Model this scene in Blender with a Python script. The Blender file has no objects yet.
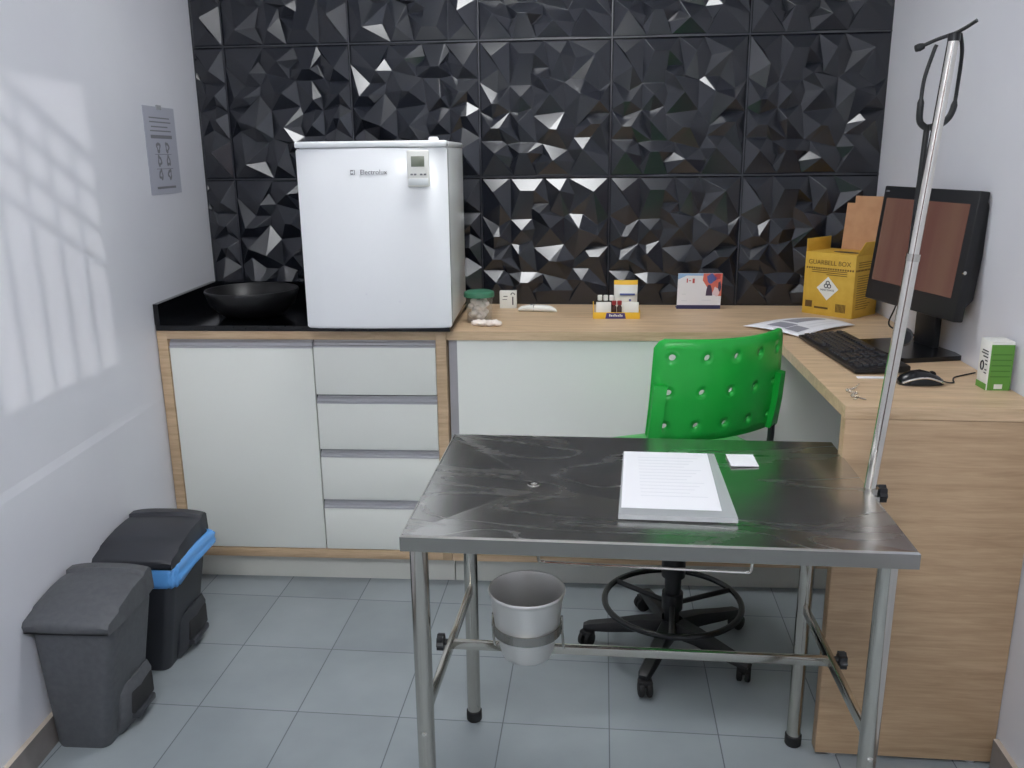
import bpy, bmesh, math, random
from mathutils import Vector, Matrix
random.seed(7)
SC = bpy.context.scene
COL = SC.collection
PI = math.pi

# ------------------------------------------------------------------ camera
cam_d = bpy.data.cameras.new('camera'); cam = bpy.data.objects.new('camera', cam_d); COL.objects.link(cam)
cam_d.sensor_fit = 'HORIZONTAL'; cam_d.sensor_width = 36.0; cam_d.lens = 865.15 * 36.0 / 1024.0
cam_d.clip_start = 0.02; cam_d.clip_end = 60
R_ = Vector((0.99483431, 0.10095752, -0.01059624)); U_ = Vector((-0.01556894, 0.25489363, 0.96684375))
F_ = Vector((-0.10031106, 0.96168436, -0.25514873))
cam.matrix_world = Matrix(((R_.x, U_.x, -F_.x, -1.02746), (R_.y, U_.y, -F_.y, -3.45372), (R_.z, U_.z, -F_.z, 1.54033), (0, 0, 0, 1)))
SC.camera = cam
# ------------------------------------------------------------------ world, sun, exposure
SC.view_settings.view_transform = 'Standard'; SC.view_settings.look = 'None'
SC.view_settings.gamma = 1.0; SC.view_settings.use_curve_mapping = False
SC.view_settings.exposure = 0.55
w = bpy.data.worlds.new('sky'); SC.world = w; w.use_nodes = True
w.node_tree.nodes['Background'].inputs[0].default_value = (0.72, 0.82, 1.0, 1)
w.node_tree.nodes['Background'].inputs[1].default_value = 1.0
sun_d = bpy.data.lights.new('sun', 'SUN'); sun = bpy.data.objects.new('sun', sun_d); COL.objects.link(sun)
sun_d.energy = 0.42; sun_d.angle = math.radians(0.4); sun_d.color = (1, 0.97, 0.95)
SUN_DIR = Vector((-2.53, 1.5, -0.45)).normalized()
sun.rotation_euler = SUN_DIR.to_track_quat('-Z', 'Y').to_euler(); sun.location = (3, -4.5, 2.6)
LAMP_MAIN = 12.5
FILL_REAR = 17.0  # strength of the added rear fill panel
LAMP_COL = (0.97, 0.985, 1.0)

# ------------------------------------------------------------------ materials
def lin(c):
    return tuple(((v / 255) / 12.92 if v / 255 <= 0.04045 else ((v / 255 + 0.055) / 1.055) ** 2.4) for v in c) + (1,)
MATS = {}
def mat(name, rgb, rough=0.5, metal=0.0, spec=0.5, alpha=1.0, trans=0.0, emit=None, estr=0.0, coat=0.0, aniso=0.0):
    m = bpy.data.materials.new(name); m.use_nodes = True
    b = m.node_tree.nodes['Principled BSDF']
    b.inputs['Base Color'].default_value = lin(rgb); b.inputs['Roughness'].default_value = rough
    b.inputs['Metallic'].default_value = metal; b.inputs['Specular IOR Level'].default_value = spec
    b.inputs['Alpha'].default_value = alpha; b.inputs['Transmission Weight'].default_value = trans
    b.inputs['Coat Weight'].default_value = coat; b.inputs['Anisotropic'].default_value = aniso
    if emit:
        b.inputs['Emission Color'].default_value = lin(emit); b.inputs['Emission Strength'].default_value = estr
    MATS[name] = m
    return m
def nodes(m): return m.node_tree.nodes, m.node_tree.links, m.node_tree.nodes['Principled BSDF']
def noise_tint(m, rgb1, rgb2, scale=(1, 1, 1), nscale=6, detail=4, lo=0.35, hi=0.65, bump=0.0, rough=None):
    N, L, b = nodes(m)
    tc = N.new('ShaderNodeTexCoord'); mp = N.new('ShaderNodeMapping'); mp.inputs['Scale'].default_value = scale
    nz = N.new('ShaderNodeTexNoise'); nz.inputs['Scale'].default_value = nscale; nz.inputs['Detail'].default_value = detail
    cr = N.new('ShaderNodeValToRGB'); cr.color_ramp.elements[0].position = lo; cr.color_ramp.elements[1].position = hi
    cr.color_ramp.elements[0].color = lin(rgb1); cr.color_ramp.elements[1].color = lin(rgb2)
    L.new(tc.outputs['Object'], mp.inputs['Vector']); L.new(mp.outputs[0], nz.inputs['Vector'])
    L.new(nz.outputs['Fac'], cr.inputs[0]); L.new(cr.outputs[0], b.inputs['Base Color'])
    if bump:
        bp = N.new('ShaderNodeBump'); bp.inputs['Strength'].default_value = bump; bp.inputs['Distance'].default_value = 0.002
        L.new(nz.outputs['Fac'], bp.inputs['Height']); L.new(bp.outputs[0], b.inputs['Normal'])
    if rough:
        mr = N.new('ShaderNodeMapRange'); mr.inputs['To Min'].default_value = rough[0]; mr.inputs['To Max'].default_value = rough[1]
        L.new(nz.outputs['Fac'], mr.inputs['Value']); L.new(mr.outputs[0], b.inputs['Roughness'])
    return m
def wood(name, dark, light, scale, rough=0.45):
    m = mat(name, light, rough)
    N, L, b = nodes(m)
    tc = N.new('ShaderNodeTexCoord'); mp = N.new('ShaderNodeMapping'); mp.inputs['Scale'].default_value = scale
    n1 = N.new('ShaderNodeTexNoise'); n1.inputs['Scale'].default_value = 3.0; n1.inputs['Detail'].default_value = 8; n1.inputs['Roughness'].default_value = 0.65
    n1.inputs['Distortion'].default_value = 0.6
    n2 = N.new('ShaderNodeTexNoise'); n2.inputs['Scale'].default_value = 14.0; n2.inputs['Detail'].default_value = 4
    mx = N.new('ShaderNodeMath'); mx.operation = 'MULTIPLY_ADD'; mx.inputs[1].default_value = 0.35
    cr = N.new('ShaderNodeValToRGB'); cr.color_ramp.elements[0].position = 0.48; cr.color_ramp.elements[1].position = 0.85
    cr.color_ramp.elements[0].color = lin(dark); cr.color_ramp.elements[1].color = lin(light)
    L.new(tc.outputs['Object'], mp.inputs['Vector']); L.new(mp.outputs[0], n1.inputs['Vector']); L.new(mp.outputs[0], n2.inputs['Vector'])
    L.new(n2.outputs['Fac'], mx.inputs[0]); L.new(n1.outputs['Fac'], mx.inputs[2])
    L.new(mx.outputs[0], cr.inputs[0]); L.new(cr.outputs[0], b.inputs['Base Color'])
    return m

M_wall = noise_tint(mat('painted_wall', (218, 219, 226), 0.32, spec=0.35), (215, 216, 223), (221, 222, 228), (1, 1, 1), 2.0)
M_ceil = mat('ceiling_paint', (235, 236, 238), 0.9)
M_black = mat('black_relief_panel', (28, 31, 40), 0.24, spec=0.8)
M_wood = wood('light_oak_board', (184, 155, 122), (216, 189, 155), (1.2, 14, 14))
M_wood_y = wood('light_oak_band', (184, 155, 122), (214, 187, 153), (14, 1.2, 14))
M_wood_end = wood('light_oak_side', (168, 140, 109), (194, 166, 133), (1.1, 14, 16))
M_added_door = wood('added_door_brown', (62, 36, 26), (98, 62, 46), (14, 14, 1.2))
M_white = mat('white_laminate', (240, 242, 235), 0.35)
M_toe = mat('pale_toe_kick', (218, 219, 212), 0.5)
M_alu = mat('brushed_aluminium', (188, 188, 193), 0.42, 0.35)
M_gap = mat('dark_gap', (38, 38, 40), 0.7)
M_granite = noise_tint(mat('black_granite', (12, 13, 16), 0.12), (7, 8, 11), (34, 37, 44), (1, 1, 1), 160, 3, 0.5, 0.75)
M_sink = mat('black_ceramic', (17, 17, 19), 0.38)
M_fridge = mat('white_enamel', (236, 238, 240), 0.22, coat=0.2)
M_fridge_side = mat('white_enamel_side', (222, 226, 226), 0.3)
M_greytext = mat('grey_print', (120, 120, 126), 0.5)
M_darktext = mat('dark_print', (45, 45, 52), 0.6)
M_steel = mat('stainless_tube', (190, 187, 179), 0.13, 1.0)
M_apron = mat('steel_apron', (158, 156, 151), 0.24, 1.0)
M_steel_b = mat('bright_steel', (222, 218, 210), 0.14, 1.0)
M_bucket = mat('aluminium_pail', (222, 221, 218), 0.42, 0.9)
M_rubber = mat('black_rubber', (18, 18, 19), 0.65)
M_plastic = mat('black_plastic', (24, 25, 28), 0.42)
M_plastic2 = mat('black_plastic_gloss', (20, 21, 24), 0.25)
M_key = mat('key_plastic', (40, 41, 46), 0.38)
M_green = mat('green_plastic', (26, 172, 62), 0.34, spec=0.5)
M_bin1 = noise_tint(mat('charcoal_bin_plastic', (84, 86, 90), 0.5), (80, 82, 86), (88, 90, 94), (1, 1, 1), 60)
M_bin2 = mat('dark_bin_plastic', (50, 52, 58), 0.45)
M_bag = mat('blue_film', (98, 166, 234), 0.35, spec=0.6)
M_paper = mat('white_paper', (236, 236, 240), 0.8)
M_poster = mat('poster_paper', (176, 178, 190), 0.45)
M_sleeve = mat('clear_sleeve', (205, 208, 210), 0.2, alpha=0.6)
M_yellow = noise_tint(mat('yellow_carton', (210, 170, 62), 0.62), (205, 164, 58), (214, 175, 68), (1, 1, 1), 30)
M_kraft = noise_tint(mat('kraft_carton', (186, 140, 104), 0.8), (181, 135, 100), (191, 146, 109), (1, 1, 1), 25)
M_brownprint = mat('brown_print', (92, 66, 24), 0.7)
M_purple = mat('violet_print', (70, 55, 120), 0.6)
M_navy = mat('navy_card', (48, 48, 88), 0.5)
M_lime = mat('green_carton', (96, 152, 62), 0.55)
M_limedark = mat('green_print', (70, 122, 44), 0.6)
M_cartonwhite = mat('white_carton', (232, 232, 226), 0.6)
M_jar = mat('clear_plastic_jar', (230, 228, 220), 0.1, alpha=0.10)
M_lid = mat('green_lid', (62, 118, 92), 0.4)
M_cotton = mat('cotton', (236, 226, 218), 0.95)
M_lcd = mat('lcd_grey', (128, 134, 118), 0.3)
M_skirt = noise_tint(mat('tile_skirting', (132, 126, 124), 0.45), (126, 120, 118), (138, 132, 129), (1, 1, 1), 12)
M_skirt_top = mat('skirting_top', (198, 186, 172), 0.5)
M_diff = mat('lamp_diffuser', (255, 255, 255), 0.6, emit=(255, 255, 255), estr=LAMP_MAIN)
M_fill = mat('rear_fill_panel', (255, 255, 255), 0.6, emit=(255, 255, 255), estr=FILL_REAR)
for mm in (M_diff, M_fill):
    nodes(mm)[2].inputs['Emission Color'].default_value = LAMP_COL + (1,)
M_lampframe = mat('lamp_frame', (240, 240, 240), 0.5)
M_amber = mat('amber_glass', (58, 34, 26), 0.15)
M_redcap = mat('red_cap', (150, 40, 44), 0.4)
M_whitecap = mat('white_cap', (238, 236, 230), 0.4)
M_gold = mat('yellow_print', (236, 188, 52), 0.5)
M_art = {k: mat('print_' + k, c, 0.55) for k, c in dict(sky=(150, 186, 222), coral=(214, 112, 96), blue=(86, 98, 158), dark=(72, 58, 82), pale=(226, 204, 208), red=(186, 70, 70), grey=(150, 150, 160), soft=(224, 225, 230)).items()}

# screen: brownish emission set in the material, faintly banded
M_screen = mat('emissive_screen', (30, 20, 18), 0.15, emit=(120, 82, 70), estr=0.36)
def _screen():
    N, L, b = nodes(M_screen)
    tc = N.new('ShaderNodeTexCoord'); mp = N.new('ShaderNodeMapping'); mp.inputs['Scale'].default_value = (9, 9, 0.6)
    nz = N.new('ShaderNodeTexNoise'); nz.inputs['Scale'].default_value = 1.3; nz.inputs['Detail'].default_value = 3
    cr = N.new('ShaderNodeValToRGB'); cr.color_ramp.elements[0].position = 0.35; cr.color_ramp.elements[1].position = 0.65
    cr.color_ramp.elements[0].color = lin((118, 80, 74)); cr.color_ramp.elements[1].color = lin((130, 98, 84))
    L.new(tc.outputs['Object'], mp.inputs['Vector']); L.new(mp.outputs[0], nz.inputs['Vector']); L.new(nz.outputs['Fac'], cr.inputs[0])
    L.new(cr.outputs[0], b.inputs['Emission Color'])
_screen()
# floor: rectangular grey blue ceramic tiles with thin joints
M_floor = mat('grey_floor_tile', (150, 160, 168), 0.4)
def _floor():
    N, L, b = nodes(M_floor)
    tc = N.new('ShaderNodeTexCoord'); sx = N.new('ShaderNodeSeparateXYZ'); L.new(tc.outputs['Object'], sx.inputs[0])
    def joint(out, off, pitch, wd):
        a = N.new('ShaderNodeMath'); a.operation = 'SUBTRACT'; a.inputs[1].default_value = off - 40 * pitch; L.new(out, a.inputs[0])
        d = N.new('ShaderNodeMath'); d.operation = 'DIVIDE'; d.inputs[1].default_value = pitch; L.new(a.outputs[0], d.inputs[0])
        fr = N.new('ShaderNodeMath'); fr.operation = 'FRACT'; L.new(d.outputs[0], fr.inputs[0])
        pp = N.new('ShaderNodeMath'); pp.operation = 'PINGPONG'; pp.inputs[1].default_value = 0.5; L.new(d.outputs[0], pp.inputs[0])
        lt = N.new('ShaderNodeMath'); lt.operation = 'LESS_THAN'; lt.inputs[1].default_value = wd / pitch; L.new(pp.outputs[0], lt.inputs[0])
        fl = N.new('ShaderNodeMath'); fl.operation = 'FLOOR'; L.new(d.outputs[0], fl.inputs[0])
        return lt.outputs[0], fl.outputs[0]
    jx, ix = joint(sx.outputs['X'], -0.985, 0.297, 0.0016); jy, iy = joint(sx.outputs['Y'], -0.71, 0.326, 0.0016)
    mxj = N.new('ShaderNodeMath'); mxj.operation = 'MAXIMUM'; L.new(jx, mxj.inputs[0]); L.new(jy, mxj.inputs[1])
    cmb = N.new('ShaderNodeCombineXYZ'); L.new(ix, cmb.inputs[0]); L.new(iy, cmb.inputs[1])
    wn = N.new('ShaderNodeTexWhiteNoise'); L.new(cmb.outputs[0], wn.inputs['Vector'])
    nz = N.new('ShaderNodeTexNoise'); nz.inputs['Scale'].default_value = 3.5; nz.inputs['Detail'].default_value = 6; L.new(tc.outputs['Object'], nz.inputs['Vector'])
    ad = N.new('ShaderNodeMath'); ad.operation = 'MULTIPLY_ADD'; ad.inputs[1].default_value = 0.22; L.new(wn.outputs['Value'], ad.inputs[0]); L.new(nz.outputs['Fac'], ad.inputs[2])
    cr = N.new('ShaderNodeValToRGB'); cr.color_ramp.elements[0].position = 0.35; cr.color_ramp.elements[1].position = 0.85
    cr.color_ramp.elements[0].color = lin((138, 146, 150)); cr.color_ramp.elements[1].color = lin((156, 164, 168)); L.new(ad.outputs[0], cr.inputs[0])
    mx = N.new('ShaderNodeMix'); mx.data_type = 'RGBA'; L.new(mxj.outputs[0], mx.inputs['Factor']); L.new(cr.outputs[0], mx.inputs['A'])
    mx.inputs['B'].default_value = lin((96, 103, 108)); L.new(mx.outputs['Result'], b.inputs['Base Color'])
    bp = N.new('ShaderNodeBump'); bp.inputs['Distance'].default_value = 0.001; bp.inputs['Strength'].default_value = 0.5; bp.invert = True
    L.new(mxj.outputs[0], bp.inputs['Height']); L.new(bp.outputs[0], b.inputs['Normal'])
_floor()
# brushed table sheet
M_sheet = mat('brushed_steel_sheet', (200, 199, 196), 0.24, 1.0)
def _sheet():
    N, L, b = nodes(M_sheet)
    tc = N.new('ShaderNodeTexCoord'); mp = N.new('ShaderNodeMapping'); mp.inputs['Scale'].default_value = (1.2, 26, 1)
    nz = N.new('ShaderNodeTexNoise'); nz.inputs['Scale'].default_value = 4; nz.inputs['Detail'].default_value = 7; nz.inputs['Distortion'].default_value = 0.5
    n2 = N.new('ShaderNodeTexNoise'); n2.inputs['Scale'].default_value = 5; n2.inputs['Detail'].default_value = 5; n2.inputs['Distortion'].default_value = 1.5
    L.new(tc.outputs['Object'], mp.inputs['Vector']); L.new(mp.outputs[0], nz.inputs['Vector']); L.new(tc.outputs['Object'], n2.inputs['Vector'])
    mu = N.new('ShaderNodeMath'); mu.operation = 'MULTIPLY'; L.new(nz.outputs['Fac'], mu.inputs[0]); L.new(n2.outputs['Fac'], mu.inputs[1])
    mr = N.new('ShaderNodeMapRange'); mr.inputs['From Min'].default_value = 0.05; mr.inputs['From Max'].default_value = 0.6
    mr.inputs['To Min'].default_value = 0.22; mr.inputs['To Max'].default_value = 0.29
    L.new(mu.outputs[0], mr.inputs['Value'])
    m2 = N.new('ShaderNodeMapping'); m2.inputs['Scale'].default_value = (0.9, 2.4, 1); L.new(tc.outputs['Object'], m2.inputs['Vector'])
    n3 = N.new('ShaderNodeTexNoise'); n3.inputs['Scale'].default_value = 2.2; n3.inputs['Detail'].default_value = 1.0; n3.inputs['Distortion'].default_value = 0.6; L.new(m2.outputs[0], n3.inputs['Vector'])
    sb_ = N.new('ShaderNodeMath'); sb_.operation = 'MULTIPLY'; sb_.inputs[1].default_value = 6.0; L.new(n3.outputs['Fac'], sb_.inputs[0])
    pg = N.new('ShaderNodeMath'); pg.operation = 'PINGPONG'; pg.inputs[1].default_value = 0.5; L.new(sb_.outputs[0], pg.inputs[0])
    r3 = N.new('ShaderNodeMapRange'); r3.inputs['From Min'].default_value = 0.30; r3.inputs['From Max'].default_value = 0.5; r3.inputs['To Min'].default_value = 0.0; r3.inputs['To Max'].default_value = 0.045
    L.new(pg.outputs[0], r3.inputs['Value'])
    sm_ = N.new('ShaderNodeMath'); sm_.operation = 'ADD'; L.new(mr.outputs[0], sm_.inputs[0]); L.new(r3.outputs[0], sm_.inputs[1]); L.new(sm_.outputs[0], b.inputs['Roughness'])
_sheet()

# ------------------------------------------------------------------ mesh helpers
def BM(): return bmesh.new()
def box(bm, c, s, bev=0.0, seg=2, rot=None, mi=0):
    g = bmesh.ops.create_cube(bm, size=1.0); vs = g['verts']
    for v in vs: v.co = Vector((v.co.x * s[0], v.co.y * s[1], v.co.z * s[2]))
    if bev > 0:
        es = list({e for v in vs for e in v.link_edges})
        r = bmesh.ops.bevel(bm, geom=es, offset=min(bev, min(s) * 0.49), segments=seg, profile=0.5, affect='EDGES')
        vs = list({v for f in r['faces'] for v in f.verts} | {v for v in vs if v.is_valid})
    Mx = rot if rot is not None else Matrix.Identity(3)
    for v in vs: v.co = Mx @ v.co + Vector(c)
    if mi:
        for f in {f for v in vs for f in v.link_faces}: f.material_index = mi
    return vs
def bx(bm, x0, x1, y0, y1, z0, z1, bev=0.0, seg=2, mi=0):
    return box(bm, ((x0 + x1) / 2, (y0 + y1) / 2, (z0 + z1) / 2), (abs(x1 - x0), abs(y1 - y0), abs(z1 - z0)), bev, seg, None, mi)
def cyl(bm, p0, p1, r0, r1=None, seg=24, caps=True):
    r1 = r0 if r1 is None else r1
    p0 = Vector(p0); p1 = Vector(p1); d = (p1 - p0).normalized()
    a = d.orthogonal().normalized(); b = d.cross(a)
    A = [bm.verts.new(p0 + (a * math.cos(t) + b * math.sin(t)) * r0) for t in [2 * PI * i / seg for i in range(seg)]]
    B = [bm.verts.new(p1 + (a * math.cos(t) + b * math.sin(t)) * r1) for t in [2 * PI * i / seg for i in range(seg)]]
    for i in range(seg): bm.faces.new((A[i], A[(i + 1) % seg], B[(i + 1) % seg], B[i]))
    if caps:
        bm.faces.new(A[::-1]); bm.faces.new(B)
def tube(bm, pts, r, seg=10, closed=False):
    P = [Vector(p) for p in pts]; n = len(P); rings = []
    rr = r if isinstance(r, (list, tuple)) else [r] * n
    prev = None
    for i in range(n):
        if closed: t = (P[(i + 1) % n] - P[i - 1]).normalized()
        else: t = (P[min(i + 1, n - 1)] - P[max(i - 1, 0)]).normalized()
        if prev is None: a = t.orthogonal().normalized()
        else:
            a = prev - t * prev.dot(t); a = a.normalized() if a.length > 1e-6 else t.orthogonal().normalized()
        prev = a; b = t.cross(a)
        rings.append([bm.verts.new(P[i] + (a * math.cos(2 * PI * k / seg) + b * math.sin(2 * PI * k / seg)) * rr[i]) for k in range(seg)])
    for i in range(n if closed else n - 1):
        A = rings[i]; B = rings[(i + 1) % n]
        off = 0
        if closed and i == n - 1:
            off = min(range(seg), key=lambda k: (A[0].co - B[k].co).length)
        for k in range(seg): bm.faces.new((A[k], A[(k + 1) % seg], B[(k + 1 + off) % seg], B[(k + off) % seg]))
    if not closed:
        bm.faces.new(rings[0][::-1]); bm.faces.new(rings[-1])
def smooth_path(pts, n=8):
    P = [Vector(p) for p in pts]; out = []
    for i in range(len(P) - 1):
        a = P[max(i - 1, 0)]; b = P[i]; c = P[i + 1]; d = P[min(i + 2, len(P) - 1)]
        for k in range(n):
            t = k / n
            out.append(0.5 * ((2 * b) + (c - a) * t + (2 * a - 5 * b + 4 * c - d) * t * t + (3 * b - a - 3 * c + d) * t ** 3))
    out.append(P[-1]); return out
def lathe(bm, prof, seg=40, c=(0, 0, 0)):
    c = Vector(c); rings = []
    for r, z in prof:
        if r < 1e-6: rings.append([bm.verts.new(c + Vector((0, 0, z)))])
        else: rings.append([bm.verts.new(c + Vector((r * math.cos(2 * PI * i / seg), r * math.sin(2 * PI * i / seg), z))) for i in range(seg)])
    for A, B in zip(rings[:-1], rings[1:]):
        for i in range(seg):
            j = (i + 1) % seg
            if len(A) == 1 and len(B) == 1: continue
            if len(A) == 1: bm.faces.new((A[0], B[j], B[i]))
            elif len(B) == 1: bm.faces.new((A[i], A[j], B[0]))
            else: bm.faces.new((A[i], A[j], B[j], B[i]))
def prism(bm, poly, z0, z1, mi=0):
    A = [bm.verts.new((x, y, z0)) for x, y in poly]; B = [bm.verts.new((x, y, z1)) for x, y in poly]; n = len(poly)
    fs = [bm.faces.new(A[::-1]), bm.faces.new(B)]
    for i in range(n): fs.append(bm.faces.new((A[i], A[(i + 1) % n], B[(i + 1) % n], B[i])))
    for f in fs: f.material_index = mi
    return A + B
def loft(bm, rings, cap=True):
    V = [[bm.verts.new(p) for p in r] for r in rings]; n = len(V[0])
    for A, B in zip(V[:-1], V[1:]):
        for i in range(n): bm.faces.new((A[i], A[(i + 1) % n], B[(i + 1) % n], B[i]))
    if cap: bm.faces.new(V[0][::-1]); bm.faces.new(V[-1])
    return V
def rrect(x0, x1, y0, y1, r, n=5):
    out = []
    for cx, cy, a0 in ((x1 - r, y1 - r, 0), (x0 + r, y1 - r, PI / 2), (x0 + r, y0 + r, PI), (x1 - r, y0 + r, 1.5 * PI)):
        for i in range(n + 1):
            a = a0 + PI / 2 * i / n; out.append((cx + r * math.cos(a), cy + r * math.sin(a)))
    return out
def text_into(bm, s, size, Mx, ext=0.0003):
    cu = bpy.data.curves.new('lettering', 'FONT'); cu.body = s; cu.size = size; cu.extrude = ext; cu.align_x = 'CENTER'; cu.align_y = 'CENTER'
    o = bpy.data.objects.new('lettering', cu); COL.objects.link(o)
    dg = bpy.context.evaluated_depsgraph_get(); dg.update()
    me = bpy.data.meshes.new_from_object(o.evaluated_get(dg))
    bpy.data.objects.remove(o); bpy.data.curves.remove(cu)
    b2 = bmesh.new(); b2.from_mesh(me); b2.transform(Mx)
    tmp = bpy.data.meshes.new('t'); b2.to_mesh(tmp); bm.from_mesh(tmp); b2.free()
    bpy.data.meshes.remove(tmp); bpy.data.meshes.remove(me)
def face_mx(origin, right, up):
    r = Vector(right).normalized(); u = Vector(up).normalized(); n = r.cross(u)
    m = Matrix((r, u, n)).transposed().to_4x4(); m.translation = Vector(origin); return m
def obj(name, bm, material, parent=None, smooth=38, loc=None):
    bmesh.ops.recalc_face_normals(bm, faces=bm.faces[:])
    me = bpy.data.meshes.new(name); bm.to_mesh(me); bm.free()
    for m in (material if isinstance(material, (list, tuple)) else [material]): me.materials.append(m)
    if smooth:
        for p in me.polygons: p.use_smooth = True
        me.set_sharp_from_angle(angle=math.radians(smooth))
    o = bpy.data.objects.new(name, me); COL.objects.link(o)
    if parent: o.parent = parent
    if loc: o.location = loc
    return o
def tag(o, label, cat, group=None):
    o['label'] = label; o['category'] = cat
    if group: o['group'] = group
    return o
def thing(name, label, cat, loc=(0, 0, 0), rz=0.0, group=None):
    o = bpy.data.objects.new(name, None); COL.objects.link(o); o.empty_display_size = 0.05
    o.location = loc; o.rotation_euler = (0, 0, rz)
    return tag(o, label, cat, group)
def struct(name, bm, m, smooth=0):
    o = obj(name, bm, m, None, smooth); o['kind'] = 'structure'; return o
def dup(o, parent=None):
    c = o.copy(); COL.objects.link(c)
    if parent: c.parent = parent
    for ch in list(o.children): dup(ch, c)
    return c

# ------------------------------------------------------------------ key dimensions
HD = 0.961                       # worktop height
ZC = 2.75                        # ceiling
def wl(y): return -2.6259 - 0.0775 * y          # left wall face (slightly out of square)
YR = -4.6
ANG = 0.0316
def yf(x): return -0.5504 + ANG * (x + 0.45)   # front line of the cabinet run

# ------------------------------------------------------------------ room shell
b = BM(); bx(b, -2.9, 0.25, YR - 0.1, 0.15, -0.05, 0); struct('floor', b, M_floor)
b = BM(); bx(b, -2.9, 0.25, YR - 0.1, 0.15, ZC, ZC + 0.05); struct('ceiling', b, M_ceil)
# left wall with a slightly thicker plaster coat below a soft ledge
b = BM()
ys = [0.15, 0.0, -0.45, -0.62, -0.8, -1.1, YR - 0.1]
prof = []
for y in ys:
    t = min(max((-y - 0.5) / 0.5, 0), 1) * 0.004
    x = wl(y); prof.append([(x + t, y, -0.05), (x + t, y, 0.715), (x, y, 0.740), (x, y, ZC + 0.02), (x - 0.15, y, ZC + 0.02), (x - 0.15, y, -0.05)])
loft(b, prof); struct('wall_left', b, M_wall)
b = BM(); bx(b, -2.8, 0.2, YR - 0.12, YR, -0.05, ZC + 0.02); struct('wall_rear', b, M_wall)
# unseen brown door added to the rear wall for dark reflections in steel
b = BM(); bx(b, -1.72, -0.80, YR - 0.01, YR + 0.035, 0.004, 2.10, 0.003)
for x0, x1, z0, z1 in ((-1.62, -0.90, 0.15, 0.95), (-1.62, -0.90, 1.08, 1.98)): bx(b, x0, x1, YR + 0.03, YR + 0.043, z0, z1, 0.006)
struct('added_door', b, M_added_door)
b = BM()
for x in (-1.76, -0.76): bx(b, x - 0.035, x + 0.035, YR - 0.01, YR + 0.02, 0, 2.17, 0.003)
bx(b, -1.725, -0.795, YR - 0.01, YR + 0.02, 2.105, 2.17, 0.003)
struct('added_door_trim', b, M_added_door)  # frame of the added door, unseen as well
# right wall with an unseen window opening beside the photographer
WY0, WY1, WZ0, WZ1 = -3.45, -2.40, 1.35, 2.25
b = BM()
bx(b, 0, 0.12, WY1, 0.15, -0.05, ZC + 0.02); bx(b, 0, 0.12, YR - 0.1, WY0, -0.05, ZC + 0.02)
bx(b, 0, 0.12, WY0, WY1, -0.05, WZ0); bx(b, 0, 0.12, WY0, WY1, WZ1, ZC + 0.02)
struct('wall_right', b, M_wall)
b = BM()
for z in (WZ0, WZ1): bx(b, -0.006, 0.126, WY0 - 0.03, WY1 + 0.03, z - 0.02, z + 0.02, 0.004)
for y in (WY0, WY1): bx(b, -0.006, 0.126, y - 0.02, y + 0.02, WZ0, WZ1, 0.004)
struct('window_1', b, M_alu)
# stair railing outside that window (its bars fall as a faint pattern on the left wall)
rail = thing('stair_railing', 'grey metal stair railing outside the side window behind the photographer', 'railing', (0.3, -2.9, 0.0))
SL = -0.50
def rz(y, z0): return z0 + SL * (y + 2.9)
b = BM(); tube(b, [(0, -0.75, rz(-3.65, 2.198)), (0, 0.75, rz(-2.15, 2.198))], 0.019, 12); obj('handrail', b, M_steel, rail)
for z0 in (2.093, 1.988, 1.883):
    b = BM(); tube(b, [(0, -0.75, rz(-3.65, z0)), (0, 0.75, rz(-2.15, z0))], 0.013, 10); obj('rail_bar', b, M_steel, rail)
y = -0.648
while y < 0.75:
    b = BM(); cyl(b, (0, y, rz(y - 2.9, 1.2)), (0, y, rz(y - 2.9, 2.198)), 0.012, seg=10); obj('baluster', b, M_steel, rail); y += 0.12
# back wall: plain wall behind faceted panels, one mesh
CELLS = [
 ([(35,60),(180,62),(180,280),(120,315),(35,260)], [(95,135),(130,200)]),
 ([(180,62),(345,62),(372,195),(255,200),(285,277),(180,280)], [(230,128),(300,128)]),
 ([(345,62),(460,62),(498,150),(470,250),(445,268),(375,242),(372,195)], [(425,130)]),
 ([(460,62),(665,60),(665,270),(612,310),(538,253),(470,250),(498,150)], [(590,135)]),
 ([(255,200),(372,195),(375,242),(445,268),(445,412),(295,430),(285,392),(300,330),(285,277)], [(325,245),(378,325)]),
 ([(35,260),(120,315),(180,280),(180,408),(95,440),(35,405)], [(95,368),(125,368)]),
 ([(180,280),(285,277),(300,330),(285,392),(220,415),(180,408)], [(235,335)]),
 ([(445,268),(470,250),(538,253),(612,310),(665,270),(665,422),(540,425),(500,490),(445,412)], [(520,325),(612,362)]),
 ([(35,405),(95,440),(180,408),(185,480),(230,560),(165,570),(140,552),(35,552)], [(88,490),(130,490)]),
 ([(180,408),(220,415),(285,392),(295,430),(310,562),(230,560),(185,480)], [(220,462)]),
 ([(295,430),(445,412),(500,490),(490,540),(460,602),(340,570),(310,562)], [(375,497),(407,500)]),
 ([(540,425),(665,422),(665,640),(572,540),(490,540),(500,490)], [(575,475),(620,475)]),
 ([(35,552),(140,552),(165,570),(195,640),(175,690),(195,732),(35,735)], [(105,615)]),
 ([(165,570),(230,560),(310,562),(340,570),(340,620),(285,670),(310,728),(195,732),(175,690),(195,640)], [(225,615),(265,615)]),
 ([(340,570),(460,602),(495,660),(470,728),(310,728),(285,670),(340,620)], [(390,655)]),
 ([(490,540),(572,540),(665,640),(665,735),(470,728),(495,660),(460,602)], [(535,600)]),
]
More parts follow.
